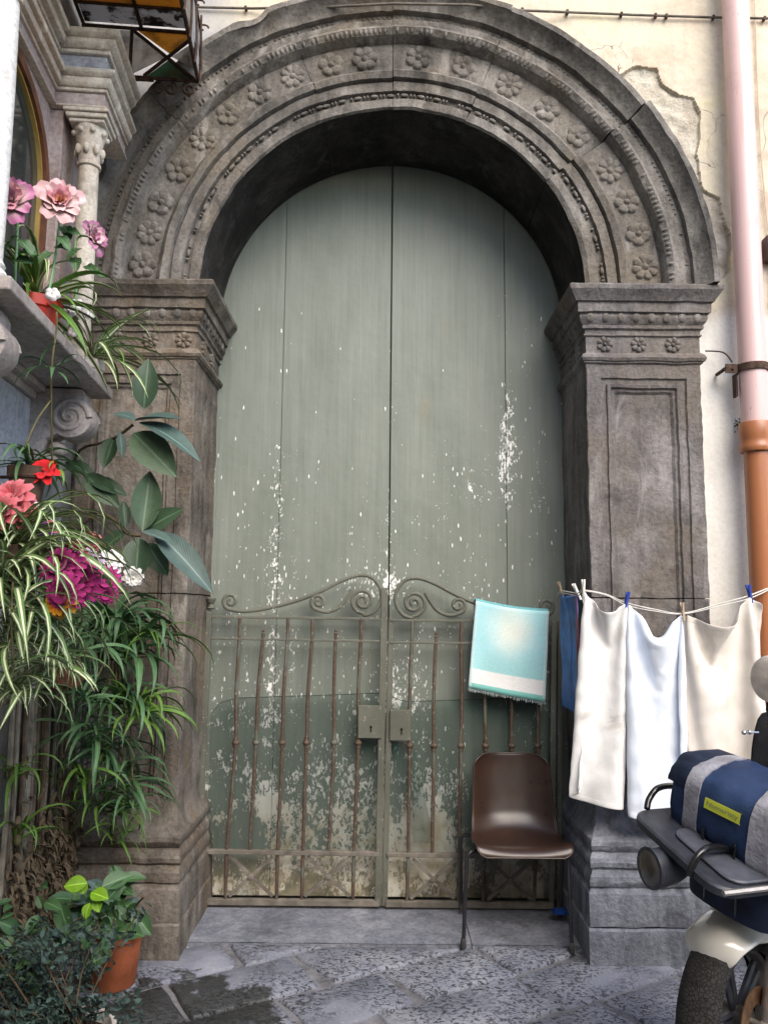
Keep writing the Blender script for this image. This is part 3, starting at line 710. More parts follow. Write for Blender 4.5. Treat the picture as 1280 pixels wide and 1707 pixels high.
def shell(u, v):
    i = min(NP-1, v*(NP-1)); k = min(NP-2, int(i)); f = i-k
    y = prof[k][0]*(1-f)+prof[k+1][0]*f; z = prof[k][1]*(1-f)+prof[k+1][1]*f
    hw = np.interp(v, [0, .05, .15, .35, .5, .62, .8, .93, 1], [.176, .192, .197, .208, .219, .226, .227, .218, .182])
    s = (u-.5)*2; x = s*hw
    curl = abs(s)**2.6
    back = np.interp(v, [0, .4, .55, .75, 1], [1, 1, .55, 0, 0])
    y -= curl*.060*back; z += curl*.022*(1-back)*np.interp(v, [0, .85, 1], [1, 1, 0])
    if v < .12: z -= (abs(s)**8)*.022*(1-v/.12)
    return Vector((CX+x+(.012 if v > .5 else 0)*(v-.5), y, z))
g = G().grid(shell, 22, NP-1)
sh = part('shell', g, M_shell, chair, smooth=80, solid=.005, sub=1)
rim = [shell(0, 1-t/20) for t in range(21)]+[shell(t/12, 0) for t in range(1, 13)]+[shell(1, t/20) for t in range(1, 21)]+[shell(1-t/12, 1) for t in range(1, 12)]
part('rim', G().tube(rim+[rim[0]], .0048, 6), M_shell, sh, smooth=80)
for top, kn, ft in (((0.416, 0.120, 0.529), (0.408, 0.040, 0.473), (0.386, 0.004, 0.012)), ((0.889, 0.120, 0.506), (0.884, 0.040, 0.445), (0.878, -0.036, 0.012)),
                    ((0.457, 0.280, 0.451), (0.404, 0.330, 0.358), (0.415, 0.385, 0.096)), ((0.897, 0.280, 0.441), (0.925, 0.330, 0.340), (0.907, 0.330, 0.039))):
    ft = (ft[0], ft[1], .014 if ft[1] < .03 else .043)
    lg = part('leg', G().tube([(CX+(kn[0]-CX)*.62, kn[1]+(.05 if kn[1] < .2 else -.03), .420), (CX+(kn[0]-CX)*.93, kn[1], .418), (kn[0], kn[1], .400), Vector((kn[0], kn[1], .40)).lerp(Vector(ft), .5), ft], .0095, 8), M_tube, chair, smooth=60)
    part('leg_tip', G().lathe([(.0125, -.013), (.0135, .0), (.0125, .03), (.010, .032)], Matrix.Translation(Vector(ft)), 10), M_tip, lg, smooth=60)
part('cross_bar', G().tube([(CX-.19, .10, .418), (CX+.20, .10, .418)], .008, 8), M_tube, chair, smooth=60)
M_bluerag = plain('blue_rag_cloth', (.012, .055, .24), .9, .15, var=.35, sc=40, bump=.4)
g = G().grid(lambda u, v: Vector((0, 0, 0))+Vector((0.904, 0.300, 0.044))+Vector(((u-.5)*.085+.012*noise.noise(Vector((u*4, v*4, 1))), (v-.5)*.07, .014+.020*abs(noise.noise(Vector((u*6, v*6, 3))))+.02*(1-abs(u-.5)*2)*(1-abs(v-.5)*2))), 14, 12)
single('rag', g, M_bluerag, 'crumpled blue rag on the threshold at the foot of the chair', 'rag', solid=.003, smooth=70)

# ------------------------------------------------------------------ cloth
def pbd(nu, nv, W, H, pins, back, steps=260, its=18, seed=1, pull=None, shift=(0, 0)):
    r = np.random.default_rng(seed); dx, dz = W/nu, H/nv
    n1, n2 = nu+1, nv+1; P = np.zeros((n2, n1, 3))
    us = [p[0]*W for p in pins]
    for a, ax in ((0, 0), (1, 1), (2, 2)):
        pass
    ks = np.arange(n1)*dx
    for ax in range(3):
        P[:, :, ax] = np.interp(ks, us, [p[1][ax] for p in pins])[None, :]
    lead = np.clip(us[0]-ks, 0, None); trail = np.clip(ks-us[-1], 0, None)
    P[:, :, 0] += (trail-lead)[None, :]*.5
    P[:, :, 2] -= (np.arange(n2)*dz)[:, None]*.98
    P[:, :, 0] += (np.arange(n2)/nv)[:, None]*shift[0]; P[:, :, 1] += (np.arange(n2)/nv)[:, None]*shift[1]
    P[:, :, 1] += (r.normal(0, .004, n1)*1.0+.014*np.sin(ks/W*2*pi*2.3+seed))[None, :]-.002
    pin = [(int(round(p[0]*nu)), np.array(p[1])) for p in pins]; Q = P.copy()
    def con(A, B, L, st=1.0):
        d = P[B]-P[A]; l = np.sqrt((d*d).sum(-1, keepdims=True))+1e-9
        c = d*((l-L)/l)*(.5*st); P[A] += c; P[B] -= c
    S = slice
    H0 = [((S(None), S(a, nu, 2)), (S(None), S(a+1, nu+1, 2)), dx, 1.0) for a in (0, 1)]
    V0 = [((S(a, nv, 2), S(None)), (S(a+1, nv+1, 2), S(None)), dz, 1.0) for a in (0, 1)]
    dg = hypot(dx, dz); D0 = []
    for a in (0, 1):
        D0.append(((S(a, nv, 2), S(0, nu)), (S(a+1, nv+1, 2), S(1, nu+1)), dg, .35))
        D0.append(((S(a, nv, 2), S(1, nu+1)), (S(a+1, nv+1, 2), S(0, nu)), dg, .35))
    def bend(st):
        for ax, N, L in ((1, nu, 2*dx), (0, nv, 2*dz)):
            if ax == 1: A, B = P[:, :-2], P[:, 2:]
            else: A, B = P[:-2], P[2:]
            d = B-A; l = np.sqrt((d*d).sum(-1, keepdims=True))+1e-9; c = d*((l-L)/l)*.25*st
            if ax == 1: P[:, :-2] += c; P[:, 2:] -= c
            else: P[:-2] += c; P[2:] -= c
    for t in range(steps):
        v = (P-Q)*.975; Q[:] = P; P += v; P[:, :, 2] -= 9.8*(1/60)**2*.11
        for k in range(its):
            for c in (H0+V0+D0): con(*c)
            if k % 4 == 0: bend(.10)
            for i, q in pin: P[0, i] = q
            P[:, :, 1] = np.minimum(P[:, :, 1], back)
    return P
def cloth_obj(name, P, mat, label, cat, group=None, thick=.004):
    nv, nu = P.shape[0]-1, P.shape[1]-1; g = G()
    P = np.array([[np.array(q)+np.array(noise.noise_vector(Vector(q)*15))*(.0045, .007, .0) for q in r_] for r_ in P])
    g.add([tuple(p) for p in P.reshape(-1, 3)], [(j*(nu+1)+i, j*(nu+1)+i+1, (j+1)*(nu+1)+i+1, (j+1)*(nu+1)+i) for j in range(nv) for i in range(nu)], 0,
          [(i/nu, 1-j/nv) for j in range(nv+1) for i in range(nu+1)])
    return single(name, g, mat, label, cat, group, solid=thick, sub=1, smooth=180)
def m_cloth(name, c1, c2, sc=3, stain=None):
    m = Nt(name, .95, .1); p = m.pos()
    c = m.ramp(m.noise(p, sc, 5, .65), [(.35, c1), (.62, c2)])
    if stain: c = m.mix(m.math('MULTIPLY', m.step(m.noise(p, 5, 5, .7, .8), .55, .72), .55), c, stain)
    m.col(c); q = m.uv(); hem = m.math('ADD', m.math('ADD', m.step(q[1], .028, .022), m.step(q[1], .972, .978)), m.math('ADD', m.step(q[0], .035, .028), m.step(q[0], .965, .972))); c = m.mix(m.math('MULTIPLY', hem, .12), c, (.45, .42, .40)); m.col(c); m.bump(m.math('ADD', m.math('MULTIPLY', hem, .6), m.math('ADD', m.noise(p, 420, 2), m.math('MULTIPLY', m.noise(m.pos((1, 1, .5)), 38, 3), 1.4))), .5, .0025)
    m.b.inputs['Sheen Weight'].default_value = .15; return m.mat
M_t1 = m_cloth('worn_white_towelling', (.77, .76, .745), (.84, .84, .835), 3, (.52, .48, .42))
M_t2 = m_cloth('blue_white_towelling', (.66, .73, .84), (.74, .79, .87))
M_t3 = m_cloth('ecru_towelling', (.70, .645, .585), (.78, .735, .68), 3, (.62, .52, .40))
P1 = (0.948, -0.100, 1.649); P2 = (1.134, -0.150, 1.591); P3 = (1.392, -0.160, 1.544); P4 = (1.708, -0.160, 1.630)
lin = 'towels on the washing line'
tw1 = pbd(26, 52, .335, .90, [(.0, (P1[0]-.008, P1[1], P1[2]-.01)), (.09, (P1[0]+.006, P1[1]-.012, P1[2])), (.90, (P2[0]-.012, P2[1]-.010, P2[2])), (1.0, (P2[0]-.002, P2[1]+.006, P2[2]-.005))], -.075, seed=3, shift=(-.09, 0))
u_ = np.linspace(0, 1, tw1.shape[1])[None, :]; v__ = np.linspace(0, 1, tw1.shape[0])[:, None]
tw1[:, :, 0] -= .085*(1-u_)**1.3*v__**1.6; tw1[:, :, 2] += .035*(1-u_)**2*v__**3; tw1[:, :, 1] -= .03*np.sin(u_*9)*v__**2
cloth_obj('towel', tw1, M_t1, 'worn off white towel with grey wear marks, nearest the chair', 'towel', lin)
tw2 = pbd(30, 50, .455, .90, [(.0, (P2[0]+.002, P2[1]+.004, P2[2]-.006)), (.10, (P2[0]+.012, P2[1]-.012, P2[2])), (.90, (P3[0]-.012, P3[1]-.012, P3[2])), (1.0, (P3[0]-.002, P3[1]+.004, P3[2]-.005))], -.135, seed=8)
u_ = np.linspace(0, 1, tw2.shape[1])[None, :]; v__ = np.linspace(0, 1, tw2.shape[0])[:, None]
tw2[:, :, 1] -= .03*(.6+.4*np.sin(u_*11+1))*v__**1.5; tw2[:, :, 0] += .02*np.sin(u_*8)*v__**2
cloth_obj('towel', tw2, M_t2, 'bluish white towel hanging between the blue peg and the wooden peg', 'towel', lin)
tw3 = pbd(32, 48, .575, .95, [(.0, (P3[0]+.003, P3[1]+.004, P3[2]-.006)), (.08, (P3[0]+.014, P3[1]-.012, P3[2])), (.80, (P4[0]-.012, P4[1]-.012, P4[2])), (.88, (P4[0]+.004, P4[1]+.004, P4[2]))], -.138, seed=12)
cloth_obj('towel', tw3, M_t3, 'beige towel hanging beside the orange drain pipe', 'towel', lin)
# blue swimming shorts, hung along the line and seen edge on
M_short = plain('blue_nylon', (.05, .15, .42), .55, .35, var=.3, sc=9, bump=.25)
M_pipe_ = plain('dark_red_piping', (.16, .045, .06), .7, .3)
S1 = (0.924, 0.280, 1.652); S2 = (0.948, 0.020, 1.637)
sh_ = pbd(20, 34, .40, .56, [(.04, S1), (.55, (S2[0]+.004, .12, S2[2]+.002)), (.96, S2)], .40, seed=5)
sho = cloth_obj('shorts', sh_, M_short, 'blue shorts with dark red piping pegged at the gate end of the line', 'shorts')
for i in (0, 11, 20):
    part('piping', G().tube([Vector(p)+Vector((0, -.004, 0)) for p in sh_[::2, i]], .004, 5), M_pipe_, sho)
# line and pegs
M_cord = plain('white_plastic_cord', (.62, .60, .56), .6, .3)
pts = [(0.935, 0.450, 1.613), S1, S2, P1, (1.050, -0.120, 1.630), P2, (1.263, -0.155, 1.562), P3, (1.569, -0.160, 1.590), P4, (1.854, -0.100, 1.678)]
hk = Vector(pts[-1])
line = thing('washing_line', 'white double cord washing line from the gate to the drain pipe', 'clothes line', tuple(pts[0]))
part('cord', G().tube(crom([Vector(p)+Vector((0, .006, .004)) for p in pts], 5), .0032, 6), M_cord, line, smooth=60)
part('cord', G().tube(crom([Vector(p)+Vector((0, -.004, .001-.010*sin(i*.9)**2)) for i, p in enumerate(pts)], 5), .0028, 6), M_cord, line, smooth=60)
def peg_mesh(name, mat):
    g_ = G()
    for s in (-1, 1):
        g_.rings([[Vector((a, s*y0+b, z)) for a, b in ((-.0045, -.003), (.0045, -.003), (.0045, .003), (-.0045, .003))] for z, y0 in ((-.032, .0032), (-.02, .0042), (.0, .0036), (.042, .0095))])
    M_ = Matrix.Rotation(pi/2, 4, 'X')
    g_.lathe([(.0055, -.006), (.0055, .006)], frame((0, 0, .004), z=(1, 0, 0)), 8)
    return g_.mesh(name, mat, smooth=35)
PEG = {k: peg_mesh('clothes_peg', plain(k+'_peg', c, .5, .4)) for k, c in (('blue', (.015, .045, .30)), ('white', (.66, .64, .60)), ('wood', (.40, .31, .22)))}
for k, p, rot, lab in (('wood', S1, .25, 'bleached wooden peg on the shorts, at the gate end'), ('white', S2, .45, 'white peg on the shorts next to the first towel'), ('white', P1, .0, 'white peg holding the left corner of the worn towel'),
                       ('blue', P2, -.22, 'blue peg between the worn towel and the bluish towel'), ('wood', P3, .08, 'wooden peg between the bluish towel and the beige towel'), ('blue', P4, .18, 'blue peg on the beige towel by the drain pipe')):
    o = bpy.data.objects.new('clothes_peg', PEG[k]); COL.objects.link(o)
    o.location = (p[0], p[1]-.002, p[2]+.006); o.rotation_euler = (0, -rot if k != 'blue' else -rot, .2); o.scale = (1.15,)*3
    tag(o, lab, 'clothes peg', 'pegs on the washing line')
# small beach towel over the gate
def m_beach():
    m = Nt('turquoise_beach_towel', .95, .1); q = m.uv(); U, Vv = q[0], q[1]
    a = m.math('DIVIDE', m.math('SUBTRACT', U, .50), .42); b = m.math('DIVIDE', m.math('SUBTRACT', Vv, .74), .46)
    r = m.math('SQRT', m.math('ADD', m.math('MULTIPLY', a, a), m.math('MULTIPLY', b, b)))
    r = m.math('ADD', r, m.math('MULTIPLY', m.math('SUBTRACT', m.noise(m.pos(), 8, 4), .5), .5))
    c = m.mix(m.step(r, .05, 1.0), (.70, .76, .70), (.38, .66, .71))
    c = m.mix(m.step(Vv, .55, .25), c, (.36, .65, .67))
    wv = m.math('MULTIPLY', m.step(Vv, .060, .068), m.step(Vv, .232, .222)); c = m.mix(wv, c, (.80, .80, .79))
    bl = m.step(Vv, .066, .058); c = m.mix(bl, c, (.22, .55, .50))
    sd = m.math('ADD', m.step(U, .045, .03), m.step(U, .955, .97)); c = m.mix(m.math('MULTIPLY', sd, .7), c, (.62, .78, .80))
    c = m.mix(.35, c, m.ramp(m.noise(m.pos(), 120, 3), [(.35, (.78, .78, .78)), (.6, (1.05, 1.05, 1.05))]), 'MULTIPLY')
    m.col(c); m.bump(m.noise(m.pos(), 380, 2), .4, .002); return m.mat
M_beach = m_beach()
a, b, c_, d = [Vector(p) for p in ((0.498, 0.415, 1.605), (0.891, 0.415, 1.552), (0.861, 0.415, 1.075), (0.455, 0.415, 1.146))]
def btw(u, v):                                        # v = 0 at the fringe, 1 on the rail
    p = d.lerp(c_, u).lerp(a.lerp(b, u), v)
    p.z -= .012*sin(pi*u)*v; p.y += .010*sin(u*7+1)*(1-v*.5)+.008*noise.noise(Vector((u*3, v*3, 2)))-.015*(1-v)
    return p
g = G().grid(btw, 22, 24)
bt = single('beach_towel', g, M_beach, 'small turquoise towel with white band and fringe draped over the gate', 'towel', solid=.006, smooth=180)
tp = [btw(i/22, 1) for i in range(23)]
g = G()
g.grid(lambda u, v: btw(u, 1)+Vector((-.012*v*(1-u), .05*min(1, v*4)+.02*v, .012*sin(min(1, v*4)*pi)-max(0, v-.2)*(.33))), 22, 14)
part('back_flap', g, plain('turquoise_towel_back', (.17, .42, .47), .95, .1, sc=60), bt, smooth=180, solid=.005)
g = G()
for i in range(70):
    u = (i+.5)/70; p = btw(u, 0); q_ = p+Vector((random.uniform(-.006, .004), random.uniform(-.004, .004), -random.uniform(.010, .022)))
    g.tube([p+Vector((0, 0, .004)), q_], .0013, 4)
part('fringe', g, plain('towel_fringe', (.55, .62, .62), .95, .1), bt, kind='stuff')

# ------------------------------------------------------------------ drain pipe, cables and small wall things
def m_pipe(name, c, d):
    m = Nt(name, .30, .55); p = m.pos(); st = m.noise(m.pos((34, 34, 1.1)), 1, 5, .65); a = m.noise(p, 7, 5, .65)
    k = m.mix(m.math('MULTIPLY', m.step(st, .52, .70), .45), c, d)
    k = m.mix(m.math('MULTIPLY', m.step(a, .55, .72), .35), k, tuple(x*.7 for x in c))
    k = m.mix(m.math('MULTIPLY', m.step(m.noise(m.pos((90, 90, 14)), 1, 4, .7), .66, .72), .6), k, (.10, .06, .045))
    m.col(k); m.put(m.b.inputs['Roughness'], m.math('ADD', .22, m.math('MULTIPLY', a, .3))); m.bump(m.noise(p, 30, 4), .12, .003); return m.mat
M_pipe1 = m_pipe('faded_pink_pipe', (.62, .43, .41), (.50, .22, .18)); M_pipe2 = m_pipe('orange_brown_pipe', (.36, .135, .055), (.22, .075, .03))
M_rusty = plain('rusty_iron', (.075, .045, .032), .85, .25, var=.4, sc=30, bump=.5)

a, b = Vector((1.814, -0.055, 4.761)), Vector((1.829, -0.055, 2.392))
PX, PY, PD = 1.822, -.055, .072
pipe = thing('drain_pipe', 'faded pink and orange drain pipe running down the wall at the right', 'pipe', (PX, PY, 0))
I4 = Matrix.Translation(Vector((PX, PY, 0)))
part('pipe_length', G().lathe([(.066, 2.46), (.066, 8.8)], I4, 28), M_pipe1, pipe, smooth=50, label='faded pink upper length of the pipe')
part('pipe_length', G().lathe([(.060, 0.0), (.060, 2.42)], I4, 28), M_pipe2, pipe, smooth=50, label='orange brown lower length of the pipe')
part('socket', G().lathe([(.061, 2.335), (.076, 2.335), (.080, 2.345), (.080, 2.362), (.076, 2.372), (.076, 2.395), (.080, 2.41), (.080, 2.47), (.077, 2.48), (.072, 2.482)], I4, 28), M_pipe2, pipe, smooth=40)
g = G().lathe([(.0715, 2.74), (.076, 2.74), (.076, 2.775), (.0715, 2.775)], I4, 24)
g.box(PX-.135, PX-.07, PY-.004, PY+.004, 2.735, 2.78); g.tube([(PX-.135, PY, 2.757), (PX-.135, .05, 2.757)], .009, 8)
g.tube([(PX-.10, PY-.012, 2.757), (PX-.10, PY+.012, 2.757)], .008, 6)
g.tube(crom([(PX-.10, PY, 2.79), (PX-.13, PY+.03, 2.85), (PX-.19, .045, 2.88)], 4), .004, 5)
g.box(PX-.082, PX-.072, PY+.01, PY+.05, 2.62, 2.735)
part('bracket', g, M_rusty, pipe, smooth=40)
part('bracket', G().lathe([(.0715, 5.2), (.076, 5.2), (.076, 5.235), (.0715, 5.235)], I4, 24).box(PX-.012, PX+.012, PY+.07, PY+.13, 5.2, 5.235), M_rusty, pipe, smooth=40)
M_cable = plain('grey_wall_cable', (.14, .125, .105), .8, .2, var=.3)
z_ = 4.72
cpts = [(-1.014, 0.042, 4.768), (-0.739, 0.042, 4.764), (-0.342, -0.060, 4.692), (0.020, -0.120, 4.667), (0.410, -0.110, 4.673), (0.688, -0.030, 4.710), (1.008, 0.040, 4.757), (1.332, 0.042, 4.748), (1.752, 0.042, 4.738), (2.075, 0.042, 4.735)]
cpts = [(p[0], p[1], p[2]) for p in cpts]
cab = thing('wall_cable', 'thin grey cable clipped along the wall across the top of the arch', 'cable', tuple(cpts[0]))
part('cable', G().tube([(-1.55, .042, cpts[0][2]+.02)]+cpts+[(5.5, .042, cpts[-1][2]-.02)], .0065, 6), M_cable, cab, smooth=60)
clip_ = G().box(-.007, .007, -.010, .012, -.013, .011).mesh('cable_clip', M_rusty, bevel=.002)
for p in ((0.717, 0.042, 4.769), (0.960, 0.042, 4.761), (1.251, 0.042, 4.750), (1.435, 0.042, 4.745), (1.493, 0.042, 4.742), (1.746, 0.042, 4.738), (2.020, 0.042, 4.734), (-0.771, 0.042, 4.764)):
    inst('cable_clip', clip_, Matrix.Translation(Vector(p))@Matrix.Rotation(random.uniform(-.3, .3), 4, 'Y'), cab)
single('wire', G().tube(crom([(1.977, 0.045, 4.952), (1.972, 0.045, 4.634), (1.967, 0.045, 4.252), (1.968, 0.045, 3.946), (1.979, 0.045, 3.645), (1.989, 0.045, 3.415), (1.977, 0.045, 3.091)], 5), .0035, 5), plain('cream_wire', (.55, .44, .32), .7, .3), 'thin cream wire hanging down the wall right of the drain pipe', 'wire', smooth=60)
p = (1.987, 0.020, 3.419)
jb = thing('junction_box', 'small dark maroon box on the wall at the right edge beside the pipe', 'box', (p[0], .055, p[2]-.06))
part('case', G().box(p[0]-.035, p[0]+.06, -.005, .056, p[2]-.065, p[2]+.065), plain('maroon_box', (.055, .018, .022), .5, .4), jb, bevel=.004, segs=2)
part('lid', G().box(p[0]-.028, p[0]+.053, -.012, -.0055, p[2]-.058, p[2]+.058), plain('maroon_lid', (.06, .022, .026), .5, .4), jb, bevel=.003)
M_moss = plain('moss_green', (.035, .075, .012), .95, .1, var=.4)
g = G()
for i in range(60):
    c = Vector((1.774, 0.030, 2.493))+Vector((random.gauss(0, .008), random.gauss(-.004, .006), random.gauss(0, .014)))
    d = Vector((random.gauss(0, 1), random.gauss(-.5, .8), random.gauss(.2, .8))).normalized()*.014
    n_ = d.orthogonal().normalized()*.005; g.add([c-n_, c+n_, c+d], [(0, 1, 2)])
single('weed', g, M_moss, 'small green weed growing on the wall behind the pipe socket', 'weed')
M_flake = plain('crumbled_mortar', (.36, .33, .28), .95, .1)

# ------------------------------------------------------------------ street shrine on the left house (x out of the wall, y along it)
M_marble = stone('cream_marble', (.42, .37, .30), (.57, .51, .43), (.68, .63, .55), (.56, .45, .36), .25, 31)
M_pinkm = stone('pink_marble', (.27, .20, .18), (.38, .30, .28), (.47, .41, .40), None, .25, 33)
M_greym = stone('blue_grey_marble', (.25, .27, .31), (.36, .38, .43), (.45, .47, .52), None, .25, 35)
M_white = stone('white_marble', (.52, .51, .49), (.64, .63, .61), (.72, .71, .70), None, .2, 37)
M_shelf = stone('grey_shelf_marble', (.26, .23, .21), (.35, .31, .29), (.44, .40, .38), None, .4, 39)
M_wood = plain('red_brown_wood', (.16, .060, .030), .55, .35, var=.35, sc=14, bump=.3)
M_glass = Nt('dark_case_glass', .08, .6); M_glass.col((.035, .045, .042)); M_glass = M_glass.mat
M_gold = plain('gilt_bead', (.42, .28, .08), .4, .5)
sh_o = thing('street_shrine', 'marble wall shrine with columns, arched glass case and shelf at upper left', 'shrine', (-1.58, 0, 2.4), AW)
O_ = lambda x, y, z: Vector((x, y, z-2.4))
def sp(name, g, m, parent=None, **kw):
    g.v = [(p[0], p[1], p[2]-2.4) for p in g.v]
    return part(name, g, m, parent or sh_o, local=True, **kw)
UC, UH = -1.05, .63                                         # centre along the wall, half length of the shelf
sp('shelf', G().box(-.02, .315, UC-UH, UC+UH, 2.478, 2.522), M_shelf, bevel=.006, segs=2)
sp('shelf_moulding', G().box(-.02, .05, UC-UH+.1, UC+UH-.02, 2.42, 2.476).box(-.02, .09, UC-UH+.06, UC+UH-.02, 2.45, 2.4765), M_shelf, bevel=.006, segs=2)
def console(u):
    # scrolled bracket: side outline extruded along the wall
    out = [(.0, 2.47), (.235, 2.47), (.25, 2.44)]
    c = (.195, 2.345); out += [(c[0]+.088*cos(a), c[1]+.088*sin(a)) for a in np.linspace(.9, -2.2, 14)]
    out += [(.10, 2.25), (.085, 2.19), (.075, 2.13), (.05, 2.08), (.0, 2.05)]
    g = G(); g.rings([[O_(x, u-.065, z+2.4-0)+Vector((0, 0, 2.4)) for x, z in out], [O_(x, u+.065, z)+Vector((0, 0, 2.4)) for x, z in out]]) if False else g.rings([[Vector((x, u-.065, z)) for x, z in out], [Vector((x, u+.065, z)) for x, z in out]])
    br = sp('bracket', g, M_shelf, bevel=.006, segs=2, smooth=30)
    for s in (-1, 1):                                    # the snail scroll on each cheek
        pts = [Vector((c[0]+.078*(1-i/44)*cos(i*.32), u+s*(.066+.020*i/44), c[1]+.078*(1-i/44)*sin(i*.32))) for i in range(44)]
        gg = G().tube(pts, [.014-.008*i/44 for i in range(44)], 8)
        gg.lathe([(.082, 0), (.062, .012), (.010, .022)], frame((c[0], u+s*.062, c[1]), z=(0, s, 0)), 18)
        sp('volute', gg, M_shelf, br, smooth=60)
    gg = G()
    for k in range(3): gg.ball((.135-.03*k, u, 2.215-.05*k), .05, 10, 6, (.8, 1.2, .7))
    sp('acanthus_leaf', gg, M_shelf, br, smooth=60)
console(UC+UH-.14); console(UC-UH+.14)
for u in (UC+.5, UC-.5):
    cl = sp('column', G().lathe([(.046, 2.62), (.048, 2.9), (.047, 3.2), (.043, 3.50)], Matrix.Translation(Vector((.19, u, 0))), 22), M_marble if u > UC else M_white, smooth=50)
    gg = G().box(.125, .255, u-.065, u+.065, 2.523, 2.555); gg.lathe([(.062, 2.555), (.066, 2.57), (.058, 2.585), (.050, 2.592), (.056, 2.605), (.048, 2.62)], Matrix.Translation(Vector((.19, u, 0))), 20)
    sp('column_base', gg, M_white, cl, smooth=35)
    gg = G().lathe([(.043, 3.50), (.052, 3.505), (.052, 3.52), (.045, 3.525), (.048, 3.57), (.056, 3.62), (.070, 3.665), (.074, 3.68)], Matrix.Translation(Vector((.19, u, 0))), 22)
    for k in range(8):
        a = k*pi/4
        gg.ball((.19+.056*cos(a), u+.056*sin(a), 3.575), .014, 8, 5, (1, 1, 1.7)); gg.ball((.19+.070*cos(a+.39), u+.070*sin(a+.39), 3.655), .013, 8, 5)
    sp('column_capital', gg, M_marble, cl, smooth=50)
    gg = G()
    for z0, z1, e in ((3.682, 3.70, .076), (3.70, 3.722, .088), (3.722, 3.74, .098)): gg.box(.19-e, .19+e, u-e, u+e, z0, z1-.0015)
    sp('abacus', gg, M_marble, cl, bevel=.003)
# entablature: mouldings over the columns come forward and run back to the arch wall
LAY = [(3.742, 3.758, .012, M_marble), (3.758, 3.84, .0, M_pinkm), (3.84, 3.862, .012, M_marble), (3.862, 3.915, .032, M_marble), (3.915, 3.955, .052, M_marble), (3.955, 4.075, .0, M_greym), (4.075, 4.10, .018, M_marble), (4.10, 4.15, .045, M_marble), (4.15, 4.195, .066, M_marble)]
for i, (z0, z1, e, m_) in enumerate(LAY):
    z0, z1 = 3.745+(z0-3.742)*.76, 3.745+(z1-3.742)*.76
    gg = G(); z1 -= .0015
    ends = (UC+.5-.075-e, UC-.5-.075-e)
    for ya, yb in ((UC+.5-.075-e, -.22), (UC-.5-.14, UC-.5+.075+e)):
        if e > .025:        # cyma faces lean outward
            lo = e*.55
            gg.rings([[Vector((x, y, z0)) for x, y in ((-.01, ya+(e-lo)), (.262+lo, ya+(e-lo)), (.262+lo, yb), (-.01, yb))], [Vector((x, y, (z0+z1)/2)) for x, y in ((-.01, ya+.004), (.262+e-.004, ya+.004), (.262+e-.004, yb), (-.01, yb))], [Vector((x, y, z1)) for x, y in ((-.01, ya), (.262+e, ya), (.262+e, yb), (-.01, yb))]])
        else: gg.box(-.01, .262+e, ya, yb, z0, z1)
    gg.box(-.01, .05+e, UC-.5+.075+e+.002, UC+.5-.075-e-.002, z0, z1)
    sp('entablature_moulding', gg, m_, bevel=.003, smooth=40)
# pier between the column and the arch wall, case front with arched wooden frame and glass
sp('pier', G().box(-.01, .085, UC+.44, -.06, 2.523, 3.741), M_pinkm, bevel=.004)
sp('pier', G().box(-.01, .085, UC-.64, UC-.44, 2.523, 3.741), M_pinkm, bevel=.004)
AR = [(UC+.40*cos(a), 3.34+.33*sin(a)) for a in np.linspace(0, pi, 25)]
def arch_frame(w0, y0, x0, x1, m_, nm):
    gg = G(); R = []
    pth = [(UC+.40, 2.53)]+AR+[(UC-.40, 2.53)]
    for i, (u, z) in enumerate(pth):
        a, b = pth[max(0, i-1)], pth[min(len(pth)-1, i+1)]
        t = Vector((0, b[0]-a[0], b[1]-a[1])).normalized(); nn = Vector((0, t.z, -t.y))
        q = Vector((0, u, z)); R.append([q+nn*w0+Vector((x0, 0, 0)), q+nn*w0+Vector((x1, 0, 0)), q+nn*y0+Vector((x1, 0, 0)), q+nn*y0+Vector((x0, 0, 0))])
    gg.rings(R, True, True); return sp(nm, gg, m_, smooth=40)
arch_frame(.0, .045, .0, .045, M_wood, 'case_frame'); arch_frame(-.012, .0, .0, .030, M_gold, 'gilt_bead')
gg = G(); pr = [Vector((.012, UC-.40, 2.53))]+[Vector((.012, u, z)) for u, z in reversed(AR)]+[Vector((.012, UC+.40, 2.53))]
gg.add(pr, [tuple(range(len(pr)))]); sp('case_glass', gg, M_glass)
gg = G()
for s in (0, 1):
    sgn = 1 if s == 0 else -1
    pl = [(UC+sgn*.4395, 2.53), (UC+sgn*.4395, 3.741), (UC, 3.741)]+[(UC+sgn*.445*cos(a), 3.34+.375*sin(a)) for a in np.linspace(pi/2, 0, 14)]+[(UC+sgn*.4390, 2.53)]
    gg.rings([[Vector((x, u, z)) for u, z in pl] for x in (-.005, .030)])
sp('case_spandrel', gg, M_pinkm)
# lower stepped frame under the shelf and inscription panel
sp('lower_panel', G().box(-.01, .03, UC-.5, UC+.5, 1.95, 2.418), M_greym, bevel=.004)

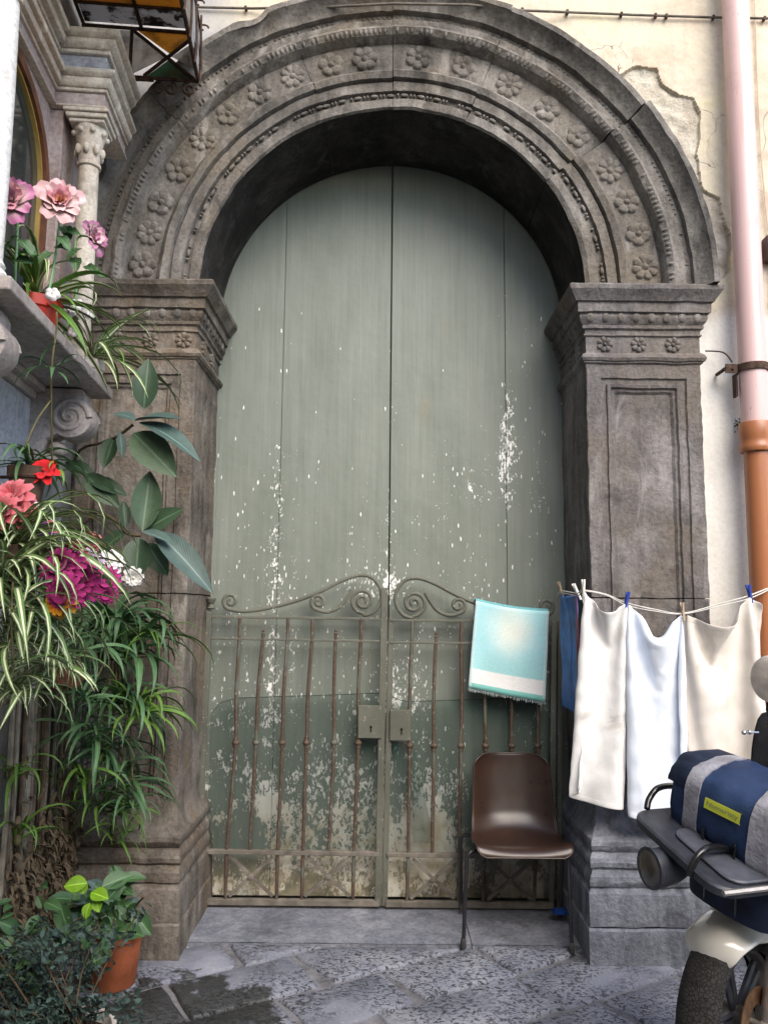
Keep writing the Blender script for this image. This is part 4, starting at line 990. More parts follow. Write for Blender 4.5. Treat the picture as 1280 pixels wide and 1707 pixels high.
# ------------------------------------------------------------------ stained glass canopy
def m_pane(name, c, rough=.35):
    m = Nt(name, rough, .5); p = m.pos()
    m.col(m.ramp(m.noise(p, 14, 5, .65), [(.34, tuple(x*.35 for x in c)), (.55, c)]))
    m.b.inputs['Transmission Weight'].default_value = .55; m.b.inputs['Roughness'].default_value = rough
    m.bump(m.noise(p, 60, 3), .4, .004); return m.mat
M_amber = m_pane('amber_glass', (.62, .26, .02)); M_green = m_pane('green_glass', (.02, .12, .06)); M_clear = m_pane('milky_glass', (.55, .54, .52)); 
def m_dirty():
    m = Nt('sooty_pane', .4, .4); p = m.pos()
    c = m.mix(m.step(m.noise(p, 9, 5, .65), .44, .50), (.012, .013, .016), (.62, .63, .66)); m.col(c)
    m.b.inputs['Transmission Weight'].default_value = .4; return m.mat
M_dirty = m_dirty()
can = thing('glass_canopy', 'rusty iron canopy with amber, green and milky glass panes at upper left', 'canopy', (-1.58, 0, 4.2), AW)
def cpnt(name, g, m, parent=None, **kw):
    g.v = [(p[0], p[1], p[2]-4.2) for p in g.v]
    return part(name, g, m, parent or can, local=True, **kw)
U0 = -.2; NX = .60                                        # far end, reach from the wall
ztop = lambda n: 4.80-.52*(n/NX)                          # roof falls outward
ZB = 4.205
B1 = [((.02, U0, ZB), (NX, U0, ZB)), ((.02, U0, 4.47), (NX*.99, U0, 4.47)), ((.02, U0, ZB), (.02, U0, 4.47)), ((NX, U0, ZB), (NX, U0, 4.47)), ((.26, U0, ZB), (.26, U0, 4.47)),
      ((.26, U0, 4.465), (NX-.02, U0, ZB+.01)), ((.33, U0, ZB+.01), (NX-.02, U0, 4.46))]
for a, b in B1: cpnt('frame_bar', G().tube([a, b], .009, 6), M_rusty)
cx_, cz_ = .452, 4.335
def pane(pts, m_, dy=.004):
    g = G().add([(x, U0+dy, z) for x, z in pts]+[(x, U0+dy+.004, z) for x, z in pts], [tuple(range(len(pts)))]+[tuple(reversed(range(len(pts), 2*len(pts))))]+[(i, (i+1) % len(pts), len(pts)+(i+1) % len(pts), len(pts)+i) for i in range(len(pts))])
    cpnt('pane', g, m_)
pane([(.03, ZB+.008), (.25, ZB+.008), (.25, 4.46), (.03, 4.46)], M_clear)
pane([(.268, ZB+.02), (.268, 4.46), (cx_-.012, cz_)], M_clear); pane([(.34, ZB+.008), (NX-.03, ZB+.008), (cx_, cz_-.015)], M_green)
pane([(.29, 4.462), (NX-.03, 4.462), (cx_, cz_+.015)], M_amber); pane([(NX-.008, ZB+.06), (NX-.008, 4.44), (cx_+.012, cz_)], M_clear)
# sloping roof panes between purlins
nrow = 6
ZR = 4.482; ya = U0-.012
for i in range(nrow):
    yb = ya-(.125 if i < 2 else .28)
    cpnt('frame_bar', G().tube([(.02, yb-.008, ZR), (NX, yb-.008, ZR)], .010, 6), M_rusty)
    for k, (n0, n1) in enumerate(((.03, .30), (.312, NX-.008))):
        g = G().box(n0, n1, yb, ya, ZR, ZR+.005)
        cpnt('pane', g, M_dirty if i % 2 == 0 else M_amber)
    ya = yb-.016
ztop = lambda n: ZR
for n_ in (.305, NX, .02): cpnt('frame_bar', G().tube([(n_, U0, ztop(n_)-.004), (n_, U0-1.85, ztop(n_)-.004)], .010, 6), M_rusty)
cpnt('frame_bar', G().tube([(NX, U0, ZB), (NX, U0-1.85, ZB)], .010, 6), M_rusty)
for i in range(7): cpnt('frame_bar', G().tube([(NX, U0-.3*i, ZB), (NX, U0-.3*i, 4.47)], .009, 6), M_rusty)
for i in range(6):
    ya = U0-.012-i*.3
    g = G().box(NX-.004, NX+.002, ya-.278, ya, ZB+.012, 4.462)
    cpnt('pane', g, M_clear if i % 2 else M_dirty)
# wrought scrolls under the end and along the fascia
def sp2(c, r0, r1, a0, turns, u, n=26): return [Vector((c[0]+(r0+(r1-r0)*i/n)*cos(a0+2*pi*turns*i/n), u, c[1]+(r0+(r1-r0)*i/n)*sin(a0+2*pi*turns*i/n))) for i in range(n+1)]
cpnt('scroll', G().tube(sp2((.555, 4.160), .036, .008, pi*.5, 1.4, U0), .007, 6), M_rusty, smooth=60)
cpnt('scroll', G().tube(sp2((.465, 4.155), .036, .008, pi*.5, -1.4, U0), .007, 6), M_rusty, smooth=60)
cpnt('scroll', G().tube(sp2((.41, 4.145), .030, .008, 0, 1.3, U0), .006, 6), M_rusty, smooth=60)
cpnt('scroll', G().tube(crom([(.38, U0, ZB-.012), (.25, U0, ZB-.02), (.15, U0, ZB-.07), (.08, U0, ZB-.15), (.04, U0, ZB-.26)], 5), .007, 6), M_rusty, smooth=60)
for i in range(9):
    u = U0-.03-.17*i
    pts = [Vector((NX+.012, u+.03*sin(t*5), ZB-.04+t*.36)) for t in np.linspace(0, 1, 12)]
    cpnt('hanging_scroll', G().tube(pts, .006, 5).tube([Vector((NX+.012+.028*cos(a), u+.03+.02*sin(a), ZB+.30+.03*sin(a))) for a in np.linspace(0, 5, 12)], .005, 5), M_rusty, smooth=60)

# ------------------------------------------------------------------ plants
def m_leaf(name, c1, c2, edge=None, rough=.45, spec=.4, rib=True, ev=.32):
    m = Nt(name, rough, spec); q = m.uv()
    c = m.mix(m.rnd(), c1, c2)
    c = m.mix(.45, c, m.ramp(m.noise(m.pos(), 26, 4, .6), [(.3, (.6, .6, .6)), (.65, (1.2, 1.2, 1.2))]), 'MULTIPLY')
    d = m.math('ABSOLUTE', m.math('SUBTRACT', q[0], .5))
    if edge: c = m.mix(m.step(d, ev, ev+.07), c, edge) if ev > 0 else m.mix(m.step(d, -ev+.06, -ev), c, edge)
    elif rib: c = m.mix(m.math('MULTIPLY', m.step(d, .045, .02), .65), c, tuple(min(1, x*2.2+.02) for x in c2))
    c = m.mix(m.math('MULTIPLY', m.step(q[1], .93, 1.0), .5), c, (.16, .12, .05))
    m.col(c); m.b.inputs['Subsurface Weight'].default_value = 0
    m.bump(m.math('ADD', m.math('MULTIPLY', m.noise(m.pos(), 45, 3), 1.2), m.math('ABSOLUTE', m.math('SINE', m.math('ADD', m.math('MULTIPLY', q[1], 60), m.math('MULTIPLY', m.math('ABSOLUTE', m.math('SUBTRACT', q[0], .5)), 34))))), .25, .002); return m.mat
M_vari = m_leaf('variegated_leaf', (.075, .145, .03), (.11, .20, .045), (.58, .60, .38), ev=.25)
M_vari2 = m_leaf('pale_striped_leaf', (.085, .155, .045), (.12, .21, .06), (.64, .65, .46), ev=-.13)
M_strap = m_leaf('green_strap_leaf', (.045, .110, .045), (.085, .170, .070), rib=True)
M_strap2 = m_leaf('bright_strap_leaf', (.07, .15, .02), (.115, .22, .04))
M_rubber = m_leaf('rubber_plant_leaf', (.030, .062, .032), (.050, .090, .048), rough=.42)
M_rubber2 = m_leaf('blue_rubber_leaf', (.055, .095, .085), (.075, .12, .105), rough=.5)
M_pott = m_leaf('broad_green_leaf', (.036, .09, .034), (.065, .135, .05), rough=.4)
M_lime = m_leaf('lime_new_leaf', (.14, .30, .012), (.20, .36, .03), rough=.35)
M_small = m_leaf('grey_green_small_leaf', (.050, .085, .072), (.10, .145, .125), rib=False)
M_stem = plain('plant_stem', (.11, .10, .045), .8, .2, var=.3)
M_twig = plain('dry_twig', (.105, .075, .048), .9, .2, var=.35)
M_dry = m_leaf('dry_leaf', (.085, .064, .042), (.14, .105, .065), rib=False, rough=.9)
M_soil = plain('potting_soil', (.03, .022, .016), .95, .1, bump=.9, bd=.01)
M_terra = plain('terracotta', (.36, .105, .045), .8, .25, var=.25, sc=9, bump=.35)
M_redpot = plain('red_plastic_pot', (.52, .040, .020), .38, .5, var=.08, bump=.05)
M_whitepot = plain('white_plastic_pot', (.55, .50, .46), .5, .4, var=.15)
M_dark = plain('dark_slate_box', (.03, .034, .045), .5, .4)

def blade(L, wd, e0, droop, seg=9, curl=.25, base=.5):
    """strap leaf in the XZ plane, starting at the origin"""
    g = G(); x = z = 0.0; V = []; U = []; th = e0
    for i in range(seg+1):
        t = i/seg; wv = wd*(base+(1-base)*min(1, t*4))*(1-max(0, (t-.45)/.55)**1.8)+.0006
        nx, nz = -sin(th), cos(th); f = wv*curl
        V += [(x+nx*f, -wv/2, z+nz*f), (x, 0, z), (x+nx*f, wv/2, z+nz*f)]; U += [(0, t), (.5, t), (1, t)]
        th -= droop*(.35+1.3*t)/seg
        x += L/seg*cos(th); z += L/seg*sin(th)
    F = []
    for i in range(seg):
        a = i*3; F += [(a, a+1, a+4, a+3), (a+1, a+2, a+5, a+4)]
    g.add(V, F, 0, U); return g
def oval(L, wd, bend=.35, curl=.18, tip=.12, seg=9):
    g = G(); V = []; U = []
    for i in range(seg+1):
        t = i/seg; wv = wd/2*(sin(pi*min(1, t*1.02))**.72)*(1.0-.25*(t-.45)) if 0 < t < 1 else .0008
        if t > 1-tip: wv *= max(.06, ((1-t)/tip)**.55)
        x = L*t; z = -bend*L*t*t
        for k in (-1, -.5, 0, .5, 1):
            V.append((x, k*wv, z+abs(k)**1.4*wv*curl*2+.004*sin(t*17+k*3)*abs(k))); U.append((.5+k/2, t*.92))
    F = [(i*5+k, i*5+k+1, (i+1)*5+k+1, (i+1)*5+k) for i in range(seg) for k in range(4)]
    g.add(V, F, 0, U); return g
def blades(mat, L, wd, kinds):
    return [blade(L*l, wd*w_, e, d).mesh('leaf', mat, smooth=180) for l, w_, e, d in kinds]
KD = [(1, 1, 1.15, 2.3), (.85, .9, .9, 2.6), (1.1, 1, .6, 2.1), (.7, .8, 1.3, 1.5), (.95, 1.1, .25, 1.6), (1.05, .9, 1.0, 3.0), (.6, .7, .7, 1.2), (.9, 1, -.2, 1.0)]
def tuft(root, c, mats_meshes, n, s=(.8, 1.2), yaw=(0, 2*pi), bias=None, spread=.012, tilt=.25, name='leaf'):
    for i in range(n):
        y = random.uniform(*yaw); me = random.choice(mats_meshes)
        M = Matrix.Translation(Vector(c)+Vector((random.gauss(0, spread), random.gauss(0, spread), random.gauss(0, spread*.6)))) @ Matrix.Rotation(y, 4, 'Z') @ Matrix.Rotation(random.gauss(0, tilt), 4, 'X') @ Matrix.Rotation(random.gauss(0, tilt*.6), 4, 'Y') @ Matrix.Scale(random.uniform(*s), 4)
        inst(name, me, M, root)
def stems(root, paths, r, mat, name='stem', n=6):
    for p in paths: part(name, G().tube(crom(p, 5), r, n), mat, root, smooth=60)
def pot(c, r, h, mat, root, rim=.018, taper=.72, n=28, name='pot'):
    x, y, z = c
    pr = [(r*taper*.02, z), (r*taper, z), (r*taper+.004, z+.01), (r*.96, z+h-rim*2.4), (r, z+h-rim*2.3), (r*1.06, z+h-rim*2.2), (r*1.08, z+h), (r*.98, z+h), (r*.93, z+h-rim*2), (r*.90, z+h*.82)]
    M = Matrix.Translation(Vector((x, y, 0)))
    o = part(name, G().lathe(pr, M, n, caps=True), mat, root, smooth=35)
    g = G().lathe([(.001, z+h*.84), (r*.5, z+h*.85), (r*.93, z+h*.83)], M, 18); g.rough(.008, 30)
    part('soil', g, M_soil, root, smooth=60)
    return o
v_ = Vector

# --- on the shrine shelf
c = v_((-1.318, -1.019, 2.588)); c.z = 2.523
rp = thing('potted_spider_plant', 'spider plant in a bright red plastic pot on the shrine shelf', 'potted plant', tuple(c))
pot(c, .092, .165, M_redpot, rp)
top = c+v_((0, 0, .16))
tuft(rp, top, blades(M_strap2, .36, .026, KD), 26, (.75, 1.2)); tuft(rp, top, blades(M_vari, .44, .020, KD), 22, (.8, 1.25))
bx = thing('planter_box', 'dark slate planter box standing at the near end of the shrine shelf', 'planter', (c.x-.06, c.y-.25, 2.523), AW)
part('box_wall', G().box(-.09, .09, -.16, .10, 0, .20), M_dark, bx, local=True, bevel=.006)
part('soil', G().box(-.08, .08, -.15, .09, .2005, .206), M_soil, bx, local=True)
# artificial roses
def rose(name, mats_, R, M, parent, petals=22, open_=1.0):
    """a full rose: petal shells spiral out from a tight bud; each petal a piece of its own"""
    for i in range(petals):
        t = i/petals; a = i*2.399; tilt = (1.5-.95*t*open_); rr = R*(.10+.55*t); tilt += random.gauss(0, .13); sw_ = random.uniform(.8, 1.15)
        L = R*(.50+.50*t); W_ = R*(.42+.62*t)
        g = G()
        def fn(u, v):
            s = (u-.5)*2; wv = sw_*W_*(.35+.65*sin(pi*min(1, .18+v*.62)))*.5
            x = rr*.5+L*v*cos(tilt)+.22*L*v**3; z = L*v*sin(tilt)-.16*L*v**4*t*2
            b = s*s*wv*.55*(1-.5*v)
            return M @ (Matrix.Rotation(a, 3, 'Z') @ v_((x-b, s*wv, z+R*.085*sin(4.3*s+i*1.7)*v*v+R*.03*sin(11*s+i)*v**3+R*.05*abs(s)**3)))
        g.grid(fn, 6, 5); part(name, g, mats_[min(len(mats_)-1, int(t*len(mats_)))], parent, smooth=180)
def m_petal(name, c1, c2):
    m = Nt(name, .8, .2); q = m.uv()
    c = m.mix(m.step(q[1], .35, 1.0), c1, c2); c = m.mix(.35, c, m.ramp(m.noise(m.pos(), 50, 3), [(.3, (.7, .7, .7)), (.6, (1.05, 1.05, 1.05))]), 'MULTIPLY')
    m.col(c); m.b.inputs['Sheen Weight'].default_value = .2; return m.mat
P_yel = m_petal('peach_petal', (.62, .36, .14), (.66, .24, .24)); P_pink = m_petal('pink_petal', (.66, .38, .36), (.62, .26, .32)); P_pale = m_petal('pale_pink_petal', (.70, .52, .48), (.70, .44, .46)); P_purp = m_petal('mauve_petal', (.60, .46, .42), (.42, .14, .29))
for lab, p, R, ax, pal, op in (('full pale pink cloth rose above the red pot on the shrine shelf', (-1.215, -1.095, 3.040), .074, (.35, -.95, .15), [P_yel, P_pink, P_pale, P_pale], 1.0),
                          ('drooping mauve edged cloth rose in front of the shrine column', (-1.215, -0.780, 3.061), .062, (.75, -.35, .05), [P_purp, P_pale, P_purp], .8),
                          ('mauve and pink cloth rose at the left picture edge over the shelf', (-1.247, -1.399, 2.883), .072, (.2, -.95, .15), [P_purp, P_pink, P_purp], .95)):
    p = v_(p); M = frame(p, z=ax, x=(1, 0, .2))
    r_ = thing('cloth_rose', lab, 'artificial flower', tuple(p), 0, 'cloth roses on the shrine shelf')
    rose('petal', pal, R, M, r_, 24, op)
    base = v_((p.x*.5+c.x*.5-.02, p.y*.5+c.y*.5, 2.53))
    part('stem', G().tube(crom([p, p-v_(ax)*.10, (p+base)/2+v_((0, .03, -.03)), base], 5), .005, 6), M_strap, r_, smooth=60)
    for k in range(5):
        q = p-v_(ax)*.05+v_((random.uniform(-.03, .03), random.uniform(-.03, .03), -.05-.03*k))
        inst('leaf', oval(.085, .048).mesh('leaf', M_pott, smooth=180), frame(q, z=(random.uniform(-.4, .6), -.6, .6), x=(random.uniform(-1, 1), -.3, -.2)), r_)
# trailing striped plant at the far end of the shelf in a white pot
c2 = v_((-1.303, -0.489, 2.637)); c2.z = 2.523
wp = thing('potted_striped_plant', 'striped spider plant trailing from a small white pot at the far end of the shelf', 'potted plant', tuple(c2))
pot(c2, .062, .10, M_whitepot, wp)
t2 = c2+v_((.02, -.02, .12))
tuft(wp, t2, blades(M_vari2, .42, .020, KD), 34, (.8, 1.3)); tuft(wp, t2, blades(M_strap2, .30, .016, KD), 8)
pl = Nt('small_white_petal', .8, .2).col((.68, .66, .66)).mat
wf = ros_mesh('flower', .026, .012, 5, pl)
for q in ((-1.220, -0.938, 2.679), (-1.213, -0.911, 2.610), (-1.188, -1.170, 2.657), (-1.246, -0.665, 2.771), (-1.243, -0.805, 2.760)):
    inst('flower', wf, frame(q, z=(.3, -1, .35), s=random.uniform(.8, 1.1)), wp)
    part('stem', G().tube(crom([q, (v_(q)+t2)/2+v_((0, .02, .03)), t2], 4), .0022, 5), M_stem, wp, smooth=60)
# plantlets hanging on runners
q0 = v_((-1.155, -1.203, 2.577)); q1 = v_((-1.128, -1.276, 2.381)); q2 = v_((-1.129, -1.265, 2.258)); q3 = v_((-1.135, -1.207, 2.021))
rn = thing('hanging_plantlet', 'small spider plantlet dangling on a thin runner below the shrine shelf', 'plant', tuple(q2))
stems(rn, [[q0, (q0+q1)/2+v_((.01, -.01, .02)), q1, q2, q3], [v_((-1.129, -1.268, 2.241)), v_((-1.117, -1.389, 2.145)), v_((-1.109, -1.480, 2.038))]], .0032, M_stem, 'runner')
tuft(rn, v_((-1.127, -1.282, 2.347)), blades(M_strap, .15, .014, KD), 9, (.8, 1.2))
tuft(rn, v_((-1.135, -1.203, 2.001)), blades(M_strap2, .12, .015, KD), 10, (.8, 1.2))

# --- rubber plant before the left pilaster
rb0 = v_((-1.281, -0.615, 1.384))
rub = thing('rubber_plant', 'rubber plant with broad leathery leaves in front of the left pilaster', 'plant', tuple(rb0))
stems(rub, [[rb0, v_((-1.390, -0.340, 1.687)), v_((-1.389, -0.370, 1.952)), v_((-1.383, -0.370, 2.224)), v_((-1.251, -0.430, 2.273)), v_((-1.153, -0.520, 2.281)), v_((-1.075, -0.560, 2.325))],
            [v_((-1.383, -0.370, 1.845)), v_((-1.261, -0.430, 1.959)), v_((-1.143, -0.500, 1.913)), v_((-1.073, -0.560, 1.857)), v_((-1.008, -0.590, 1.847))]], .0062, M_twig)
pt_ = rb0-v_((0, 0, .16)); pot(pt_, .085, .15, plain('old_clay', (.15, .062, .035), .9, .2, var=.4), rub)
RB = {k: [oval(1, .52, b, cu).mesh('leaf', m_, smooth=180) for b, cu in ((.12, .15), (.30, .10), (-.10, .22))] for k, m_ in (('g', M_rubber), ('b', M_rubber2))}
def leaf_at(root, b, t, me, nrm=(0, -1, .15), wscale=1.0, name='leaf'):
    b, t = v_(b), v_(t); x = (t-b); L = x.length*(1.18 if root.name == 'rubber_plant' else 1); x.normalize(); n = v_(nrm); n = (n-x*n.dot(x)).normalized(); y = n.cross(x)
    M = Matrix(((x.x*L, y.x*L*wscale, n.x*L, b.x), (x.y*L, y.y*L*wscale, n.y*L, b.y), (x.z*L, y.z*L*wscale, n.z*L, b.z), (0, 0, 0, 1)))
    return inst(name, me, M, root)
for k, i, b, t, nr, ws in (('g', 0, (-1.032, -0.560, 2.394), (-1.017, -0.590, 2.578), (.2, -1, .1), .95), ('b', 1, (-1.051, -0.590, 2.339), (-1.123, -0.610, 2.375), (0, -.6, .8), 1.3), ('b', 1, (-1.041, -0.590, 2.329), (-0.792, -0.700, 2.245), (.1, -.5, .8), .62),
                     ('b', 0, (-1.068, -0.560, 2.341), (-0.884, -0.650, 2.352), (0, -.45, .9), .8), ('g', 0, (-1.073, -0.560, 2.289), (-0.894, -0.650, 2.129), (.1, -1, .2), .95), ('g', 2, (-1.175, -0.500, 2.285), (-1.200, -0.500, 2.163), (-.2, -1, .2), 1.2),
                     ('b', 0, (-1.130, -0.560, 2.293), (-1.113, -0.560, 2.200), (.6, -1, .1), .75), ('g', 0, (-1.318, -0.430, 2.132), (-1.173, -0.480, 2.009), (-.1, -1, .3), .85), ('g', 1, (-1.414, -0.410, 2.188), (-1.290, -0.450, 2.150), (0, -.7, .7), .9),
                     ('g', 2, (-1.004, -0.590, 1.865), (-0.997, -0.560, 2.082), (.35, -1, .0), .92), ('g', 0, (-1.003, -0.560, 1.873), (-0.867, -0.610, 1.949), (.1, -1, .3), .9), ('b', 0, (-0.990, -0.650, 1.859), (-0.865, -0.700, 1.828), (.0, -.5, .9), .7),
                     ('b', 1, (-0.942, -0.630, 1.861), (-0.714, -0.740, 1.700), (.2, -.8, .5), .62), ('g', 0, (-1.011, -0.610, 1.838), (-1.007, -0.650, 1.690), (0, -1, .35), 1.35), ('g', 0, (-1.085, -0.540, 1.869), (-1.209, -0.520, 1.790), (-.1, -.9, .5), .85),
                     ('g', 2, (-1.097, -0.520, 1.886), (-1.119, -0.500, 1.986), (.5, -1, 0), .8), ('g', 1, (-0.984, -0.590, 1.817), (-0.907, -0.610, 1.710), (.1, -1, .1), 1.1), ('g', 1, (-1.295, -0.430, 2.105), (-1.150, -0.480, 2.072), (0, -.8, .6), .8)):
    leaf_at(rub, b, t, RB[k][i], nr, ws)

# --- mass of plants on the left: striped spider plant hanging from a wall pot
def wall_pot(c, r, h, mat, root):
    pot(c, r, h, mat, root)
    x, y, z = c; w_ = v_((-1.58-.094*y, y, z+h*.75))
    part('pot_ring', G().tube([v_((x+r*1.02*cos(a), y+r*1.02*sin(a), z+h*.72)) for a in np.linspace(0, 2*pi, 24)], .005, 5).tube([w_, v_((x-r, y, z+h*.72))], .006, 5), M_rusty, root, smooth=60)
M_oldpot = plain('old_brown_pot', (.075, .050, .036), .9, .2, var=.35)
def hanging(name, lab, px, meshes, n, s, r=.10, bare=False):
    c = v_(px); root = thing(name, lab, 'hanging plant', (c.x, c.y, c.z-.16))
    if not bare: wall_pot((c.x, c.y, c.z-.13), r, .12, M_oldpot, root)
    else: part('root_crown', G().ball(c, .016, 8, 6, (1, 1, 1.5)), M_stem, root, smooth=60)
    tuft(root, c, meshes, n, s); return root, c
KH = [(1, 1, 1.0, 2.6), (.9, .9, .7, 2.3), (1.1, 1, .4, 1.9), (1, 1.1, .1, 1.6), (1.15, .9, 1.2, 3.1), (.8, .8, 1.3, 2.0), (1.2, 1, .6, 2.2), (.7, .8, .2, 1.2)]
hp, c = hanging('striped_spider_plant', 'large striped spider plant spilling over the left edge of the picture', (-1.095, -1.524, 1.738), blades(M_vari2, .36, .017, KH), 120, (.6, 1.25), .08)
tuft(hp, v_((-1.066, -1.615, 1.593)), blades(M_vari2, .34, .017, KH), 90, (.7, 1.2), spread=.04)
tuft(hp, v_((-1.088, -1.489, 1.445)), blades(M_vari2, .30, .016, KH), 60, (.6, 1.2), spread=.04); tuft(hp, v_((-1.068, -1.380, 1.533)), blades(M_vari2, .27, .015, KH), 40, (.6, 1.2), spread=.03)
# runners with plantlets
for pts_, n in (([c, v_((-0.992, -1.550, 1.692)), v_((-0.985, -1.511, 1.499)), v_((-0.988, -1.482, 1.348))], 18), ([c, v_((-0.993, -1.748, 1.551)), v_((-0.997, -1.707, 1.374))], 14)):
    stems(hp, [pts_], .003, M_stem, 'runner'); tuft(hp, pts_[-1]+v_((0, 0, .02)), blades(M_vari2, .19, .016, KH), n, (.8, 1.3))
    tuft(hp, pts_[-2]+v_((0, 0, -.01)), blades(M_vari2, .17, .015, KH), n//2, (.8, 1.3))
# dense green plant in the middle
gp, c = hanging('green_spider_plant', 'dense green strap leaved plant hanging down beside the left pilaster', (-1.194, -0.300, 1.450), blades(M_strap, .32, .026, KH), 120, (.6, 1.25), .085)
for a, n, L, W_, mt in (((-1.099, -0.390, 1.337), 36, .30, 0.025, M_strap), ((-1.187, -0.653, 1.175), 20, .24, .016, M_strap), ((-1.224, -0.467, 0.836), 18, .22, .015, M_strap2), ((-1.170, -0.340, 1.140), 36, .27, 0.021, M_strap), ((-1.053, -0.390, 1.096), 36, .26, 0.018, M_strap2), ((-1.218, -0.320, 0.920), 35, .25, 0.018, M_strap), ((-1.115, -0.340, 0.811), 36, .24, 0.018, M_strap), ((-1.056, -0.370, 0.707), 23, .22, 0.013, M_strap), ((-1.219, -0.280, 0.671), 23, .25, 0.014, M_strap2), ((-0.987, -0.430, 1.430), 18, .26, 0.011, M_strap2), ((-1.160, -0.280, 0.546), 16, .24, 0.011, M_strap2)):
    q = v_(a); stems(gp, [[c, (c+q)/2+v_((.03, -.02, .02)), q]], .0035, M_stem, 'runner'); tuft(gp, q, blades(mt, L, W_, KH), n, (.75, 1.25), spread=.022)
part('dead_leaf', blade(.24, .03, -1.3, .3), m_leaf('yellowed_leaf', (.34, .22, .02), (.40, .27, .03)), gp, local=True, smooth=180)
# other small greenery
ug, c = hanging('small_spider_plant', 'small green spider plant tuft just under the shrine brackets', (-1.202, -1.242, 2.025), blades(M_strap, .20, .014, KH), 26, (.7, 1.2), .06)
lg_, c = hanging('low_spider_plant', 'sparse spider plant tuft low on the reed screen at the left edge', (-1.320, -0.944, 0.954), blades(M_strap2, .26, .014, KH), 18, (.7, 1.2), .06, True)
lg2, c = hanging('trailing_spider_plant', 'thin trailing spider plant low on the reed screen near the leafy pot', (-1.329, -0.850, 0.701), blades(M_strap2, .24, .012, KH), 14, (.7, 1.2), .06, True)

tuft(hp, v_((-1.095, -1.523, 1.308)), blades(M_vari2, .26, .016, KH), 46, (.6, 1.2), spread=.04)
tuft(gp, v_((-1.198, -0.535, 1.029)), blades(M_strap, .24, .018, KH), 26, (.7, 1.2), spread=.03); tuft(gp, v_((-1.128, -0.960, 1.381)), blades(M_strap, .26, .020, KH), 24, (.7, 1.2), spread=.03)
# --- cloth flowers
def m_flower(n, c1, c2): return m_petal(n, c1, c2)
F_mag = m_flower('magenta_petal', (.20, .015, .09), (.42, .03, .19)); F_lil = m_flower('lilac_petal', (.45, .25, .45), (.55, .40, .60)); F_wht = m_flower('white_petal', (.66, .64, .58), (.70, .68, .66)); F_red = m_flower('red_petal', (.45, .010, .015), (.62, .015, .02)); F_cor = m_flower('coral_petal', (.52, .09, .11), (.60, .17, .20)); F_vio = m_flower('violet_petal', (.16, .05, .22), (.25, .10, .34)); F_ora = m_flower('orange_petal', (.55, .16, .01), (.60, .28, .02))
def daisy(mat, R, n=16, layers=3):
    g = G()
    for l in range(layers):
        for i in range(n):
            a = 2*pi*(i+.5*l)/n; e = .15+.42*l; L = R*(1-.16*l); Rm = Matrix.Rotation(a, 3, 'Z')
            V = []; U = []
            for j in range(4):
                t = j/3; wv = R*min(.34, 2.7/n)*(sin(pi*(.15+.72*t))**.8)
                x = R*.08+L*t*cos(e); z = L*t*sin(e)-.25*L*t*t+.003*l
                for k in (-1, 0, 1): V.append(Rm @ v_((x, k*wv, z+abs(k)*wv*.4))); U.append((.5+k/2, t))
            g.add(V, [(j*3+k, j*3+k+1, (j+1)*3+k+1, (j+1)*3+k) for j in range(3) for k in range(2)], 0, U)
    g.ball((0, 0, R*.22), R*.14, 8, 5); return g.mesh('flower', mat, smooth=180)
b0 = v_((-1.164, -0.891, 1.554))
bq = thing('flower_bunch', 'bunch of magenta, lilac and white cloth flowers among the hanging plants', 'artificial flowers', tuple(b0), 0, 'cloth flower bunches')
FM = {k: daisy(m_, .066, n, l) for k, m_, n, l in (('mag', F_mag, 16, 3), ('lil', F_lil, 16, 2), ('wht', F_wht, 8, 2), ('cor', F_cor, 9, 3), ('vio', F_vio, 10, 2), ('ora', F_ora, 12, 2), ('red', F_red, 6, 2))}
def bunch(root, base, items):
    for k, p, ax, s in items:
        p = v_(p); inst('flower', FM[k], frame(p, z=ax, s=s), root)
        part('stem', G().tube([p, (p+base)/2+v_((0, .03, 0)), base], .003, 5), M_strap, root, smooth=60)
bunch(bq, b0, [('mag', (-0.914, -1.624, 1.663), (-.1, -1, .3), 1.0), ('mag', (-0.902, -1.544, 1.627), (.1, -1, .1), 1.15), ('lil', (-0.909, -1.464, 1.677), (.3, -1, .35), .85), ('cor', (-0.939, -1.365, 1.753), (.2, -1, .4), .62), ('red', (-0.935, -1.516, 1.702), (0, -1, .6), .75), ('mag', (-1.030, -0.930, 1.648), (.5, -1, .0), .85), ('wht', (-1.028, -0.880, 1.722), (.5, -.9, .4), .75),
               ('mag', (-0.878, -1.687, 1.589), (-.1, -1, -.2), .85), ('vio', (-1.100, -0.860, 1.611), (.2, -1, -.2), .7), ('ora', (-0.889, -1.682, 1.564), (-.2, -1, -.1), .72), ('wht', (-0.956, -0.840, 1.665), (.5, -1, -.3), .6), ('mag', (-1.023, -0.930, 1.599), (.3, -1, -.3), .6), ('vio', (-1.090, -0.840, 1.714), (.3, -1, .3), .5)])
b1 = v_((-1.176, -1.296, 1.756))
bq2 = thing('flower_bunch', 'bunch of coral pink and violet cloth flowers at the left edge under the red petals', 'artificial flowers', tuple(b1), 0, 'cloth flower bunches')
bunch(bq2, b1, [('cor', (-1.102, -1.550, 1.870), (-.1, -1, .4), .95), ('cor', (-1.082, -1.550, 1.834), (.1, -1, .1), .8), ('wht', (-1.107, -1.396, 1.838), (.3, -1, .3), .65), ('vio', (-1.093, -1.437, 1.782), (.2, -1, .0), .75), ('cor', (-1.090, -1.357, 1.796), (.4, -1, .1), .65), ('vio', (-1.088, -1.383, 1.750), (.2, -1, -.2), .75), ('lil', (-1.084, -1.319, 1.749), (.4, -1, 0), .55), ('cor', (-1.096, -1.617, 1.822), (-.3, -1, .2), .8)])
